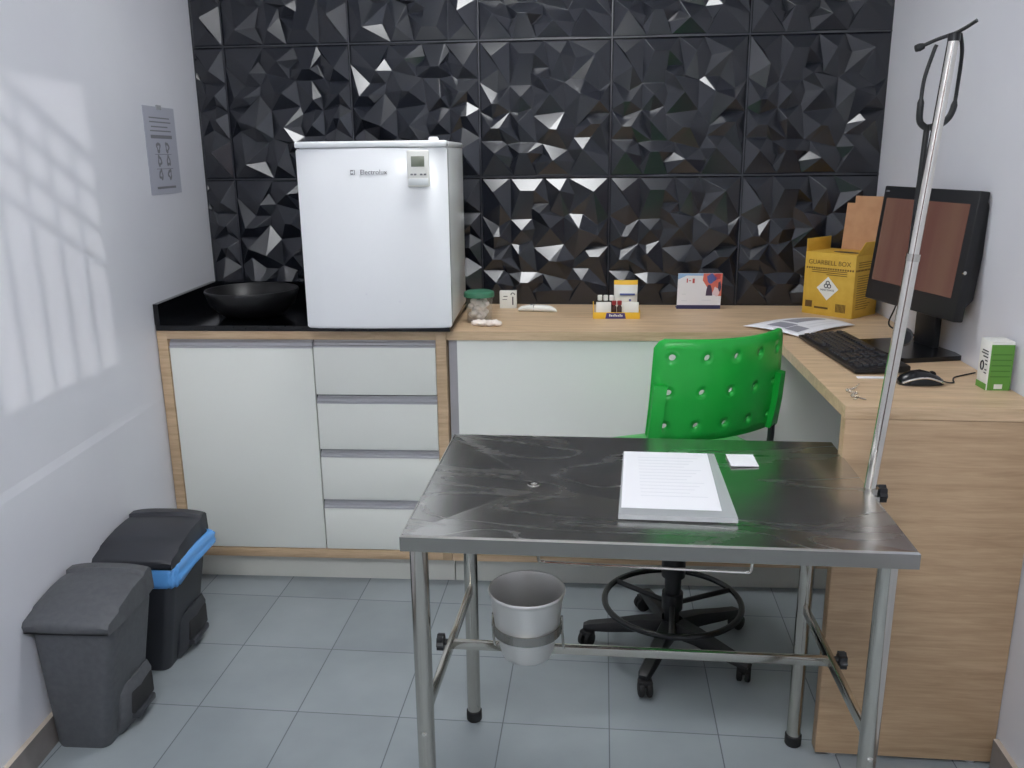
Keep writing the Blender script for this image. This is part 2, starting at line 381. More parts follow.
def add_panel(bm, x0, ztop, quarter, dep):
    W = 0.497; o0 = 0.0015
    def place(px, py, d):
        u = (px - 35) / 630 - 0.5; v = 0.5 - (py - 60) / 675
        for _ in range(quarter): u, v = -v, u
        return Vector((x0 + 0.25 + u * W, -0.004 - d, ztop - 0.25 + v * W))
    cache = {}
    def vert(p, d):
        k = (p, d)
        if k not in cache: cache[k] = bm.verts.new(place(p[0], p[1], d))
        return cache[k]
    rnd = random.Random(3)
    for poly, ap in CELLS:
        h = dep * rnd.uniform(0.8, 1.1)
        A = [vert((float(a[0]) + 0.01, float(a[1])), h) for a in ap]
        n = len(poly); near = []
        for p in poly:
            near.append(min(range(len(ap)), key=lambda i: (ap[i][0] - p[0]) ** 2 + (ap[i][1] - p[1]) ** 2))
        for i in range(n):
            p, q = poly[i], poly[(i + 1) % n]
            vp, vq = vert(p, 0.0), vert(q, 0.0)
            a, c = near[i], near[(i + 1) % n]
            bm.faces.new((vp, vq, A[a]))
            if a != c: bm.faces.new((vq, A[c], A[a]))
b = BM()
for col in range(6):
    x0 = -0.5 - 0.5 * col
    for row in range(4):
        q = 0 if col < 3 else 2
        add_panel(b, x0, 2.46 - 0.5 * (row - 1), q, 0.030)
bmesh.ops.bisect_plane(b, geom=b.verts[:] + b.edges[:] + b.faces[:], plane_co=(-2.618, 0, 0), plane_no=(-1, 0, 0), clear_outer=True)
bmesh.ops.bisect_plane(b, geom=b.verts[:] + b.edges[:] + b.faces[:], plane_co=(0, 0, ZC), plane_no=(0, 0, 1), clear_outer=True)
bmesh.ops.recalc_face_normals(b, faces=b.faces[:])
for f in b.faces:
    if f.normal.y > 0: f.normal_flip()
for k in range(6):
    if k: bx(b, -0.5 * k - 0.003, -0.5 * k + 0.003, -0.0095, -0.001, 0.9, ZC)
for z in (1.46, 1.96, 2.46): bx(b, -2.618, -0.001, -0.0105, -0.001, z - 0.003, z + 0.003)
bx(b, -2.85, 0.15, -0.003, 0.12, -0.05, ZC + 0.02)
me = bpy.data.meshes.new('wall_back'); b.to_mesh(me); b.free(); me.materials.append(M_black)
wb = bpy.data.objects.new('wall_back', me); COL.objects.link(wb); wb['kind'] = 'structure'
bv = wb.modifiers.new('soft_edges', 'BEVEL'); bv.width = 0.0016; bv.segments = 1; bv.limit_method = 'ANGLE'; bv.angle_limit = math.radians(12)
# skirting
b = BM()
for y0, y1 in ((-0.7, YR),):
    A = [(wl(y) + 0.007 + dx, y, z) for y in (y0,) for dx, z in ((-0.01, 0), (0.012, 0), (0.012, 0.085), (-0.01, 0.085))]
    B = [(wl(y) + 0.007 + dx, y, z) for y in (y1,) for dx, z in ((-0.01, 0), (0.012, 0), (0.012, 0.085), (-0.01, 0.085))]
    loft(b, [A, B])
b.faces.ensure_lookup_table()
for f in b.faces:
    f.normal_update()
    if all(abs(v.co.z - 0.085) < 1e-5 for v in f.verts): f.material_index = 1
struct('baseboard_left', b, [M_skirt, M_skirt_top])
b = BM(); bx(b, -0.014, 0, YR, -1.44, 0, 0.09)
for f in b.faces:
    if all(abs(v.co.z - 0.09) < 1e-5 for v in f.verts): f.material_index = 1
struct('baseboard_right', b, [M_skirt, M_skirt_top])

# ------------------------------------------------------------------ ceiling lamp and added rear fill panel
def lamp(label, x, y, m, s=0.6, sy_=None):
    t = thing('ceiling_light', label, 'light', (x, y, ZC))
    b = BM(); k = s / 2; h = (sy_ or s) / 2
    for sx in (-1, 1): bx(b, sx * k - 0.012, sx * k + 0.012, -h - 0.012, h + 0.012, -0.03, 0, 0.003)
    for sy in (-1, 1): bx(b, -k, k, sy * h - 0.012, sy * h + 0.012, -0.03, 0, 0.003)
    obj('frame', b, M_lampframe, t)
    b = BM(); bx(b, -k + 0.01, k - 0.01, -h + 0.01, h - 0.01, -0.018, -0.010); obj('diffuser', b, m, t)
lamp('square white ceiling panel lamp above the green chair', -1.30, -0.92, M_diff)
lamp('wide white fill panel added unseen on the ceiling behind the photographer', -1.30, -3.75, M_fill, 1.2, 0.6)  # unseen panel, added to brighten the cabinet fronts

# ------------------------------------------------------------------ left base cabinet
cab = thing('base_cabinet', 'low oak-framed cabinet with a white door and four white drawers under the fridge', 'cabinet', (-2.575, yf(-2.575), 0), ANG)
CWX = 1.022
b = BM()
bx(b, 0, 0.036, 0.0, 0.56, 0.0, HD - 0.001, 0.001); bx(b, CWX - 0.036, CWX, 0.0, 0.54, 0.105, HD - 0.001, 0.001)
bx(b, 0.036, CWX - 0.036, 0.0, 0.54, 0.931, HD - 0.001, 0.001); bx(b, 0.036, CWX - 0.036, 0.0, 0.54, 0.105, 0.138, 0.001)
bx(b, 0.036, CWX - 0.036, 0.50, 0.54, 0.15, 0.931)
obj('carcass', b, M_wood, cab)
b = BM(); bx(b, 0.036, CWX, 0.05, 0.068, 0.0, 0.105); obj('toe_kick', b, M_toe, cab)
DX = 0.554
def profile_handle(x0, x1, z0, z1, parent):
    b = BM()
    n = [(0.0, z0), (-0.004, z0), (-0.004, z0 + 0.004), (0.004, z0 + 0.008), (0.004, z1 - 0.010), (0.012, z1 - 0.004), (0.012, z1), (0.02, z1), (0.02, z0)]
    loft(b, [[(x0, 0.004 + y, z) for y, z in n], [(x1, 0.004 + y, z) for y, z in n]])
    return obj('handle', b, M_alu, parent, 20)
b = BM(); bx(b, 0.040, DX - 0.002, 0.002, 0.02, 0.142, 0.900, 0.0012); d = obj('door', b, M_white, cab); profile_handle(0.040, DX - 0.002, 0.900, 0.927, d)
for z0, z1, z2 in ((0.733, 0.904, 0.927), (0.530, 0.701, 0.726), (0.337, 0.500, 0.524), (0.142, 0.304, 0.331)):
    b = BM(); bx(b, DX + 0.002, CWX - 0.038, 0.002, 0.02, z0, z1, 0.0012); d = obj('drawer', b, M_white, cab); profile_handle(DX + 0.002, CWX - 0.038, z1, z2, d)
b = BM(); bx(b, 0.03, CWX - 0.03, 0.03, 0.04, 0.13, 0.935); obj('gap_shade_sheet', b, M_gap, cab)  # dark sheet behind the fronts, painted in for shade in the gaps

# ------------------------------------------------------------------ L-shaped desk
desk = thing('corner_desk', 'pale oak L-shaped desk with white front panel along the black wall', 'desk', (0, 0, 0))
b = BM()
prism(b, [(-1.551, -0.008), (-1.551, yf(-1.551)), (-0.463, yf(-0.463)), (-0.449, -1.4276), (-0.002, -1.4276), (-0.002, -0.008)], HD - 0.030, HD)
obj('worktop', b, M_wood, desk, 0)
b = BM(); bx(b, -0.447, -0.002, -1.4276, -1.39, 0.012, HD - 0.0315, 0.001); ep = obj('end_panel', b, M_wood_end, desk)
for x in (-0.40, -0.05):
    b = BM(); cyl(b, (x, -1.408, 0), (x, -1.408, 0.014), 0.012); obj('levelling_foot', b, M_alu, ep)
b = BM()
A = [(-1.517, yf(-1.517) + 0.010), (-0.003, yf(-0.003) + 0.010), (-0.003, yf(-0.003) + 0.03), (-1.517, yf(-1.517) + 0.03)]
prism(b, A, 0.152, HD - 0.031); obj('front_panel', b, M_white, desk, 0)
b = BM(); prism(b, [(-1.550, yf(-1.55) + 0.035), (-1.517, yf(-1.517) + 0.035), (-1.517, yf(-1.517) + 0.05), (-1.550, yf(-1.55) + 0.05)], 0.140, HD - 0.031); obj('filler_strip', b, M_alu, desk, 0)
b = BM(); prism(b, [(-1.551, yf(-1.551)), (-0.003, yf(-0.003)), (-0.003, yf(-0.003) + 0.05), (-1.551, yf(-1.551) + 0.05)], 0.105, 0.138); obj('bottom_rail', b, M_wood, desk, 0)
b = BM(); prism(b, [(-1.551, yf(-1.551) + 0.05), (-0.003, yf(-0.003) + 0.05), (-0.003, yf(-0.003) + 0.068), (-1.551, yf(-1.551) + 0.068)], 0.0, 0.105); obj('toe_kick', b, M_toe, desk, 0)

# ------------------------------------------------------------------ granite counter and sink bowl
ZG = HD + 0.019
gr = thing('granite_countertop', 'speckled black granite counter slab with raised edge along left wall', 'countertop', (0, 0, 0))
b = BM(); prism(b, [(wl(0) + 0.004, -0.036), (wl(-0.62) + 0.004, yf(-2.575) - 0.002), (-1.538, yf(-1.538) - 0.002), (-1.560, -0.036)], HD, ZG); obj('slab', b, M_granite, gr, 0)
b = BM()
prism(b, [(wl(-0.05) + 0.003, -0.058), (wl(-0.6) + 0.003, yf(-2.575)), (wl(-0.6) + 0.021, yf(-2.575)), (wl(-0.05) + 0.021, -0.058)], ZG, 1.054); obj('side_upstand', b, M_granite, gr, 0)
b = BM(); prism(b, [(wl(-0.05) + 0.004, -0.038), (-1.56, -0.038), (-1.56, -0.056), (wl(-0.05) + 0.004, -0.056)], ZG, 1.054); obj('back_upstand', b, M_granite, gr, 0)
b = BM()
lathe(b, [(0, 0.012), (0.09, 0.014), (0.135, 0.045), (0.158, 0.094), (0.161, 0.100), (0.166, 0.100), (0.168, 0.094), (0.150, 0.045), (0.105, 0.006), (0.085, 0.0), (0, 0.0)], 56)
snk = thing('vessel_sink', 'round black bowl sink resting on the dark granite counter', 'sink', (-2.298, -0.415, ZG))
obj('bowl', b, M_sink, snk, 50)
b = BM(); lathe(b, [(0, 0.016), (0.02, 0.016), (0.022, 0.0125), (0, 0.0125)], 24); obj('drain', b, M_plastic, snk)

# ------------------------------------------------------------------ fridge
FW, FD, FZ0, FZ1 = 0.484, 0.50, 0.014, 0.604
fr = thing('mini_fridge', 'white compact refrigerator standing on the black granite counter', 'fridge', (-1.772, -0.434, ZG), 0.055)
hx = FW / 2
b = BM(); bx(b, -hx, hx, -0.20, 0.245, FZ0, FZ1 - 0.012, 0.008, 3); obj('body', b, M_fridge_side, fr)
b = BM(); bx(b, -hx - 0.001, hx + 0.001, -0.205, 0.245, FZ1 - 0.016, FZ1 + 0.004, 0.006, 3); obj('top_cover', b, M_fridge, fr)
b = BM()
ring = []
def door_ring(z, ins):
    out = []
    n = 14
    for i in range(n + 1):
        x = -hx + ins + (FW - 2 * ins) * i / n
        k = (x / hx); out.append((x, -0.256 + 0.010 * k * k + ins * 0.7 + (0.006 if i in (0, n) else 0), z))
    out += [(hx - ins, -0.206, z), (-hx + ins, -0.206, z)]
    return out
loft(b, [door_ring(FZ0 - 0.004, 0.006), door_ring(FZ0 + 0.002, 0.0), door_ring(FZ1 - 0.022, 0.0), door_ring(FZ1 - 0.016, 0.004)])
dr = obj('door', b, M_fridge, fr, 30)
b = BM(); bx(b, -hx, hx, -0.256, -0.205, FZ1 - 0.014, FZ1 + 0.006, 0.006, 3); obj('door_cap', b, M_fridge, dr)
b = BM(); bx(b, -hx + 0.006, hx - 0.006, -0.207, -0.199, FZ0 + 0.01, FZ1 - 0.02); obj('gasket', b, M_gap, fr)
b = BM(); lathe(b, [(0, 0), (0.017, 0), (0.017, 0.006), (0.013, 0.012), (0, 0.013)], 20, (hx - 0.045, -0.215, FZ1 + 0.005)); obj('hinge_cap', b, M_fridge, fr)
for sx in (-1, 1):
    for sy in (-1, 1):
        b = BM(); cyl(b, (sx * 0.2, sy * 0.19, 0), (sx * 0.2, sy * 0.19, FZ0 + 0.004), 0.016, 0.013); obj('foot', b, M_plastic, fr)
b = BM()
def fdoor_y(x): k = x / hx; return -0.2568 + 0.010 * k * k
text_into(b, 'Electrolux', 0.021, face_mx((0.008, fdoor_y(0.01), 0.514), (1, 0, 0), (0, 0, 1)), 0.0006)
bx(b, -0.066, -0.052, fdoor_y(-0.06) - 0.0005, fdoor_y(-0.06) + 0.0008, 0.5075, 0.5215)
obj('brand_lettering', b, M_greytext, dr, 0)
b = BM()
cyl(b, (-0.0612, fdoor_y(-0.06) - 0.0008, 0.5145), (-0.0612, fdoor_y(-0.06), 0.5145), 0.0038, seg=16)
bx(b, -0.0575, -0.0535, fdoor_y(-0.06) - 0.0009, fdoor_y(-0.06), 0.5085, 0.5205)
obj('brand_emblem', b, M_fridge, dr, 0)
for x, z in ((-0.035, 0.125), (0.075, 0.10)):
    b = BM(); cyl(b, (x, fdoor_y(x) - 0.0003, z), (x, fdoor_y(x) + 0.0005, z), 0.004, seg=8); obj('stain', b, M_art['soft'], dr, 0)

# thermometer hung on the fridge door
def fr_pt(x, y, z):
    c, s = math.cos(0.055), math.sin(0.055); return (-1.772 + x * c - y * s, -0.434 + x * s + y * c, ZG + z)
th = thing('fridge_thermometer', 'small white digital thermometer hung on the upper right of the fridge door', 'thermometer', fr_pt(0.153, -0.268, 0.468), 0.055)
b = BM(); bx(b, -0.034, 0.034, -0.008, 0.009, 0, 0.112, 0.004, 3); obj('case', b, M_cartonwhite, th)
b = BM(); bx(b, -0.021, 0.021, -0.0092, -0.007, 0.062, 0.094, 0.001); obj('display', b, M_lcd, th)
b = BM(); bx(b, -0.032, 0.032, -0.0092, -0.007, 0.006, 0.026, 0.001); obj('battery_door', b, M_fridge_side, th)
for x in (-0.02, -0.009, 0.010, 0.022):
    b = BM(); bx(b, x - 0.004, x + 0.004, -0.0098, -0.007, 0.036, 0.041, 0.001); obj('button', b, M_greytext, th)

# ------------------------------------------------------------------ exam table
TX0, TX1, TY0, TY1, TZ = -1.407, -0.440, -1.945, -1.311, 0.834
tb = thing('exam_table', 'stainless steel veterinary examination table with sunken drained top', 'table', ((TX0 + TX1) / 2, (TY0 + TY1) / 2, 0))
ox, oy = (TX0 + TX1) / 2, (TY0 + TY1) / 2
hX, hY = (TX1 - TX0) / 2, (TY1 - TY0) / 2
DRX, DRY = -1.172 - ox, -1.612 - oy
b = BM()
def rect(x, y, z): return [Vector((-x, -y, z)), Vector((x, -y, z)), Vector((x, y, z)), Vector((-x, y, z))]
o1 = [b.verts.new(p) for p in rect(hX, hY, TZ - 0.033)]; o2 = [b.verts.new(p) for p in rect(hX, hY, TZ - 0.0035)]
o3 = [b.verts.new(p) for p in rect(hX - 0.0035, hY - 0.0035, TZ)]; o4 = [b.verts.new(p) for p in rect(hX - 0.007, hY - 0.007, TZ - 0.0005)]
hole = []
for k in range(16):
    a = 2 * PI * k / 16 + PI / 4 + PI; hole.append(b.verts.new((DRX + 0.014 * math.cos(a), DRY + 0.014 * math.sin(a), TZ - 0.018)))
for A, B in ((o1, o2), (o2, o3), (o3, o4)):
    for i in range(4): b.faces.new((A[i], A[(i + 1) % 4], B[(i + 1) % 4], B[i]))
for i in range(4):
    seg_h = [hole[(i * 4 + j) % 16] for j in range(5)]
    b.faces.new([o4[i], o4[(i + 1) % 4]] + seg_h[::-1])
i1 = [b.verts.new(p) for p in rect(hX - 0.0015, hY - 0.0015, TZ - 0.033)]; i2 = [b.verts.new(p) for p in rect(hX - 0.0015, hY - 0.0015, TZ - 0.024)]
for i in range(4):
    b.faces.new((o1[i], i1[i], i1[(i + 1) % 4], o1[(i + 1) % 4])); b.faces.new((i1[i], i2[i], i2[(i + 1) % 4], i1[(i + 1) % 4]))
b.faces.new(i2)
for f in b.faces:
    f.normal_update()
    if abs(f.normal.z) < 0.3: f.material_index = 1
    elif abs(f.normal.z) < 0.9: f.material_index = 2  # brighter steel on the top bevel paints in its lamp highlight
obj('tabletop', b, [M_sheet, M_apron, M_steel_b], tb, 0)
b = BM(); lathe(b, [(0, TZ - 0.0195), (0.006, TZ - 0.0195), (0.0075, TZ - 0.0165), (0.014, TZ - 0.0158), (0.0155, TZ - 0.0178)], 24, (DRX, DRY, 0)); obj('drain', b, M_steel_b, tb)
LEGS = [(-1.379, -1.905), (-0.482, -1.905), (-1.364, -1.351), (-0.494, -1.382)]
for i, (x, y) in enumerate(LEGS):
    x -= ox; y -= oy
    b = BM(); cyl(b, (x, y, 0.022), (x, y, TZ - 0.03), 0.0185, seg=28); lg = obj('leg', b, M_steel, tb)
    b = BM(); lathe(b, [(0, 0), (0.019, 0), (0.0215, 0.004), (0.0215, 0.030), (0.0185, 0.033), (0, 0.033)], 24, (x, y, 0)); obj('rubber_foot', b, M_rubber, lg)
    if i < 2:
        b = BM(); lathe(b, [(0, 0.004), (0.004, 0.003), (0.006, 0.0)], 14)
        b.transform(Matrix.Translation((x, y - 0.018, 0.375)) @ Matrix.Rotation(PI / 2, 4, 'X')); obj('screw', b, M_steel_b, lg)
        b = BM(); bx(b, x - 0.012, x + 0.012, y - 0.01, y + 0.02, TZ - 0.045, TZ - 0.03); obj('bracket', b, M_plastic, lg)
ZR = 0.41
for (a, c) in ((LEGS[0], LEGS[2]), (LEGS[1], LEGS[3])):
    b = BM(); p = Vector((a[0] - ox, a[1] - oy, ZR)); q = Vector((c[0] - ox, c[1] - oy, ZR))
    dv = (q - p); mid = (p + q) / 2; rt = Matrix.Rotation(math.atan2(dv.y, dv.x), 3, 'Z')
    box(b, mid, (dv.length - 0.03, 0.014, 0.026), 0.002, 2, rt); obj('side_rail', b, M_steel, tb)
b = BM(); bx(b, -1.372 - ox, -0.488 - ox, -1.638 - oy, -1.624 - oy, ZR - 0.011, ZR + 0.011, 0.002); obj('stretcher', b, M_steel, tb)
def knob(x, y, z, dx):
    b = BM(); pts = []
    for k in range(32):
        a = 2 * PI * k / 32; r = 0.019 + 0.002 * math.cos(8 * a); pts.append((r * math.cos(a), r * math.sin(a)))
    prism(b, pts, 0.012, 0.028); cyl(b, (0, 0, 0), (0, 0, 0.013), 0.008, seg=14)
    b.transform(Matrix.Translation((x, y, z)) @ Matrix.Rotation(dx * PI / 2, 4, 'Y')); return obj('knob', b, M_plastic, tb)
knob(-1.376 - ox, -1.631 - oy, ZR + 0.004, -1); knob(-0.484 - ox, -1.631 - oy, ZR + 0.004, 1)
b = BM()  # wire rail under the top
yy = -1.62 - oy
tube(b, smooth_path([(-1.165 - ox, yy, TZ - 0.024), (-1.162 - ox, yy, 0.645), (-1.150 - ox, yy, 0.630), (-1.10 - ox, yy, 0.627), (-0.72 - ox, yy, 0.620), (-0.69 - ox, yy, 0.622), (-0.677 - ox, yy, 0.638), (-0.674 - ox, yy, TZ - 0.024)], 5), 0.0035, 8); obj('wire_rail', b, M_steel_b, tb)
# pole socket and knob on the right edge
b = BM(); cyl(b, (TX1 - ox + 0.0, -1.637 - oy, 0.70), (TX1 - ox + 0.0, -1.637 - oy, TZ + 0.006), 0.0155, seg=20); bx(b, TX1 - ox - 0.002, TX1 - ox + 0.014, -1.655 - oy, -1.619 - oy, 0.795, 0.825); obj('pole_socket', b, M_steel, tb)
knob(TX1 - ox + 0.006, -1.625 - oy, 0.822, 1)
# bucket holder
BK = (-1.180, -1.722)
b = BM(); cxx, cyy = BK[0] - ox, BK[1] - oy
ringp = [(cxx + 0.0745 * math.cos(2 * PI * k / 40), cyy + 0.0745 * math.sin(2 * PI * k / 40)) for k in range(40)]
V = loft(b, [[(x, y, 0.512) for x, y in ringp], [(x, y, 0.534) for x, y in ringp]], False)
for f in list(b.faces): pass
hold = obj('bucket_ring', b, M_apron, tb, 0)
sm = hold.modifiers.new('thickness', 'SOLIDIFY'); sm.thickness = 0.003; sm.offset = 1
for sx in (-1, 1):
    b = BM(); tube(b, smooth_path([(cxx + sx * 0.0775, cyy + 0.006, 0.545), (cxx + sx * 0.0785, cyy + 0.010, 0.50), (cxx + sx * 0.080, cyy + 0.05, 0.44), (cxx + sx * 0.080, -1.632 - oy, ZR + 0.008)], 5), 0.003, 8); obj('holder_rod', b, M_steel, tb)

# bucket
ks = 0.93
bk = thing('pail', 'small aluminium bucket held under the exam table by a ring', 'bucket', (BK[0], BK[1], 0.452))
b = BM()
lathe(b, [(0, 0.0), (0.052, 0.0), (0.056, 0.004), (0.0575, 0.016), (0.060, 0.018), (0.0725, 0.085), (0.0805, 0.150), (0.0825, 0.160), (0.0838, 0.166), (0.086, 0.168), (0.0865, 0.1715), (0.0850, 0.1745), (0.0825, 0.1735), (0.080, 0.164), (0.071, 0.088), (0.056, 0.020), (0.050, 0.006), (0, 0.006)], 64)
for v in b.verts: v.co.z *= ks
obj('shell', b, M_bucket, bk, 40)

# papers on the table
def pl_pts(pts, zc): return [(p[0] - zc[0], p[1] - zc[1]) for p in pts]
fo = thing('document_sleeve', 'white document in a clear sleeve lying on the steel exam table', 'document', (-0.865, -1.635, TZ - 0.003), -0.012)
b = BM(); prism(b, [(-0.118, -0.193), (0.118, -0.193), (0.113, 0.193), (-0.104, 0.193)], 0.0, 0.010); obj('sleeve', b, M_sleeve, fo, 0)
b = BM(); prism(b, [(-0.112, -0.158), (0.090, -0.158), (0.096, 0.190), (-0.102, 0.190)], 0.0101, 0.0112); obj('sheet', b, M_paper, fo, 0)
b = BM()
for k in range(13):
    yy = 0.15 - 0.02 * k; bx(b, -0.07, 0.07 - (k % 4) * 0.012, yy - 0.002, yy + 0.002, 0.0111, 0.0114)
obj('print', b, M_art['soft'], fo, 0)
b = BM(); prism(b, [(-0.034, -0.043), (0.030, -0.041), (0.029, 0.042), (-0.036, 0.040)], 0, 0.0015)
tag(obj('paper_square', b, M_paper, None, 0, (-0.6825, -1.457, TZ - 0.0035)), 'small white square of paper on the right of the steel table', 'paper')

# ------------------------------------------------------------------ drip pole and stethoscope
P0 = Vector((-0.4515, -1.637, 0.72)); P1 = Vector((-0.373, -1.637, 1.752))
pole = thing('drip_pole', 'slim steel drip pole rising from the right edge of the exam table', 'pole', P0)
PM = (P1 - P0) * 0.60
b = BM(); cyl(b, (0, 0, 0), PM, 0.0125, seg=24); obj('lower_tube', b, M_steel_b, pole)
b = BM(); cyl(b, PM - (P1 - P0) * 0.01, P1 - P0, 0.0102, seg=24); obj('upper_tube', b, M_steel_b, pole)
b = BM(); cyl(b, PM - (P1 - P0) * 0.012, PM + (P1 - P0) * 0.002, 0.0136, seg=24); obj('collar', b, M_steel, pole)
b = BM(); tube(b, smooth_path([Vector((-0.046, 0.03, -0.016)) + (P1 - P0), Vector((-0.024, 0.015, -0.006)) + (P1 - P0), (P1 - P0) + Vector((0, 0, 0.002)), Vector((0.012, -0.016, 0.009)) + (P1 - P0), Vector((0.026, -0.032, 0.020)) + (P1 - P0)], 6), 0.0036, 10)
hb = obj('hook_bar', b, M_plastic, pole)
b = BM(); lathe(b, [(0, -0.010), (0.0065, -0.008), (0.0075, 0.0), (0.0055, 0.008), (0, 0.010)], 14)
b.transform(Matrix.Translation((P1 - P0) + Vector((-0.050, 0.032, -0.018))) @ Matrix.Rotation(PI / 2 - 0.3, 4, 'Y')); obj('hook_tip', b, M_plastic, hb)
b = BM(); cyl(b, (P1 - P0) - Vector((0, 0, 0.012)), (P1 - P0) + Vector((0, 0, 0.002)), 0.0112, seg=18); obj('cap', b, M_plastic, pole)
S0 = Vector((-0.392, -1.610, 1.585))
st = thing('stethoscope', 'black stethoscope hanging from the top hook of the drip pole', 'stethoscope', S0)
for nm, pts in (('left', [(-0.006, 0, 0.0), (-0.018, 0, 0.012), (-0.020, 0, 0.04), (-0.018, 0.0, 0.09), (-0.006, 0.0, 0.140), (-0.002, 0.0, 0.152)]), ('right', [(0.006, 0.02, 0.0), (0.036, 0.026, 0.010), (0.052, 0.028, 0.035), (0.056, 0.028, 0.09), (0.050, 0.010, 0.14), (0.036, -0.01, 0.170)])):
    b = BM(); P = smooth_path(pts, 6); n = len(P)
    tube(b, P, [0.0065 if i < n * 0.42 else 0.0038 for i in range(n)], 10); ar = obj('ear_tube', b, M_plastic, st)
b = BM(); tube(b, smooth_path([(0, 0.01, 0.006), (-0.003, 0.005, -0.06), (-0.006, 0.006, -0.20), (-0.006, 0.010, -0.33), (-0.002, 0.014, -0.41)], 6), 0.0058, 10); obj('tubing', b, M_plastic, st)
b = BM(); lathe(b, [(0, -0.006), (0.019, -0.006), (0.021, 0.0), (0.015, 0.007), (0, 0.008)], 24)
b.transform(Matrix.Translation((0.004, 0.030, -0.425)) @ Matrix.Rotation(PI / 2, 4, 'X')); obj('chestpiece', b, M_plastic, st)

# ------------------------------------------------------------------ green stool chair
ch = thing('drafting_chair', 'green perforated plastic swivel chair with black foot ring behind the exam table', 'chair', (-0.787, -0.945, 0), math.radians(27))
def bk_pt(u, v):   # u -1..1 across, v 0..1 up ; rear-facing shell, ends curl forward
    x = 0.006 + 0.212 * u * (1.0 - 0.05 * (v - 0.5) ** 2 - 0.03 * v)
    return Vector((x, -0.228 + (0.05 + 0.035 * v) * u * u - 0.045 * (v - 0.3) + 0.02 * (1 - v) ** 3, 0.775 + 0.295 * v))
b = BM()
NU, NV = 5, 3
us = [-1 + 2 * i / NU for i in range(NU + 1)]; vs_ = [j / NV for j in range(NV + 1)]
vc = {}
def gv(u, v):
    k = (round(u, 4), round(v, 4))
    if k not in vc:
        uu, vv = u, v
        if abs(uu) > 0.999 and (vv > 0.999 or vv < 0.001): uu *= 0.955; vv = 0.975 if vv > 0.5 else 0.03
        vc[k] = b.verts.new(bk_pt(uu, vv))
    return vc[k]
for i in range(NU):
    for j in range(NV):
        u0, u1, v0, v1 = us[i], us[i + 1], vs_[j], vs_[j + 1]
        um, vm = (u0 + u1) / 2, (v0 + v1) / 2
        S = 4
        per = [(u0 + (u1 - u0) * k / S, v0) for k in range(S)] + [(u1, v0 + (v1 - v0) * k / S) for k in range(S)] + [(u1 - (u1 - u0) * k / S, v1) for k in range(S)] + [(u0, v1 - (v1 - v0) * k / S) for k in range(S)]
        P = [gv(*q) for q in per]
        mid, inn = [], []
        for q in per:
            a = math.atan2((q[1] - vm) * 0.295, (q[0] - um) * 0.222)
            inn.append(b.verts.new(bk_pt(um + 0.0085 * math.cos(a) / 0.222, vm + 0.0095 * math.sin(a) / 0.295)))
            mid.append(b.verts.new(bk_pt(um + 0.022 * math.cos(a) / 0.222, vm + 0.024 * math.sin(a) / 0.295)))
        n = len(P)
        for k in range(n):
            b.faces.new((P[k], P[(k + 1) % n], mid[(k + 1) % n], mid[k])); b.faces.new((mid[k], mid[(k + 1) % n], inn[(k + 1) % n], inn[k]))
back = obj('backrest', b, M_green, ch, 60)
sm = back.modifiers.new('thickness', 'SOLIDIFY'); sm.thickness = 0.010; sm.offset = 0
for sx in (-1, 1):
    b = BM(); rings = []
    for v in (0.0, 0.03, 0.3, 0.55, 0.575):
        p0 = bk_pt(sx * 0.985, v); p1 = bk_pt(sx * 0.84, v); t = 0.030 if v > 0.01 else 0.024
        nrm = Vector((sx * 0.30, -0.95, 0)) * t * 0.8
        rings.append([p0 + nrm * 0.1, p0 + nrm, p1 + nrm, p1 + nrm * 0.1])
    loft(b, rings); lg_ = obj('tube_socket', b, M_green, back, 30)
    b = BM(); p = (bk_pt(sx * 0.91, 0.06) + Vector((sx * 0.30, -0.95, 0)) * 0.012)
    tube(b, smooth_path([p + Vector((0, 0, 0.02)), p + Vector((0, 0, -0.06)), (p.x * 0.97, p.y + 0.02, 0.655), (p.x * 0.86, p.y + 0.09, 0.635), (p.x * 0.65, 0.0, 0.635)], 6), 0.0098, 12); obj('back_support', b, M_plastic, ch)
b = BM()
NS = 14; G = {}
for i in range(NS + 1):
    for j in range(NS + 1):
        u = -1 + 2 * i / NS; v = -1 + 2 * j / NS
        s = (abs(u) ** 4 + abs(v) ** 4) ** 0.25 if (u or v) else 0
        m_ = max(abs(u), abs(v)); k = (m_ / s) if s > 0 else 1
        x = 0.232 * u * k; y = 0.212 * v * k + 0.012
        z = 0.678 + 0.014 * u * u - (0.030 * max(0, v - 0.5) ** 2 * 4 * 0.35) - 0.010 * (m_ > 0.99)
        G[i, j] = b.verts.new((x, y, z))
for i in range(NS):
    for j in range(NS): b.faces.new((G[i, j], G[i + 1, j], G[i + 1, j + 1], G[i, j + 1]))
seat = obj('seat', b, M_green, ch, 60); sm = seat.modifiers.new('thickness', 'SOLIDIFY'); sm.thickness = 0.012; sm.offset = -1
b = BM(); bx(b, -0.15, 0.15, -0.02, 0.02, 0.622, 0.648, 0.004); bx(b, -0.09, 0.09, -0.11, 0.11, 0.610, 0.640, 0.008); bx(b, -0.02, 0.02, -0.1, 0.14, 0.64, 0.668, 0.004); obj('mechanism', b, M_plastic, ch)
b = BM(); lathe(b, [(0, 0.62), (0.014, 0.62), (0.014, 0.42), (0.036, 0.42), (0.037, 0.30), (0.0365, 0.262), (0.026, 0.258), (0.024, 0.10), (0.036, 0.095), (0.040, 0.055), (0, 0.055)], 28); obj('gas_column', b, M_plastic, ch)
RZ = 0.172
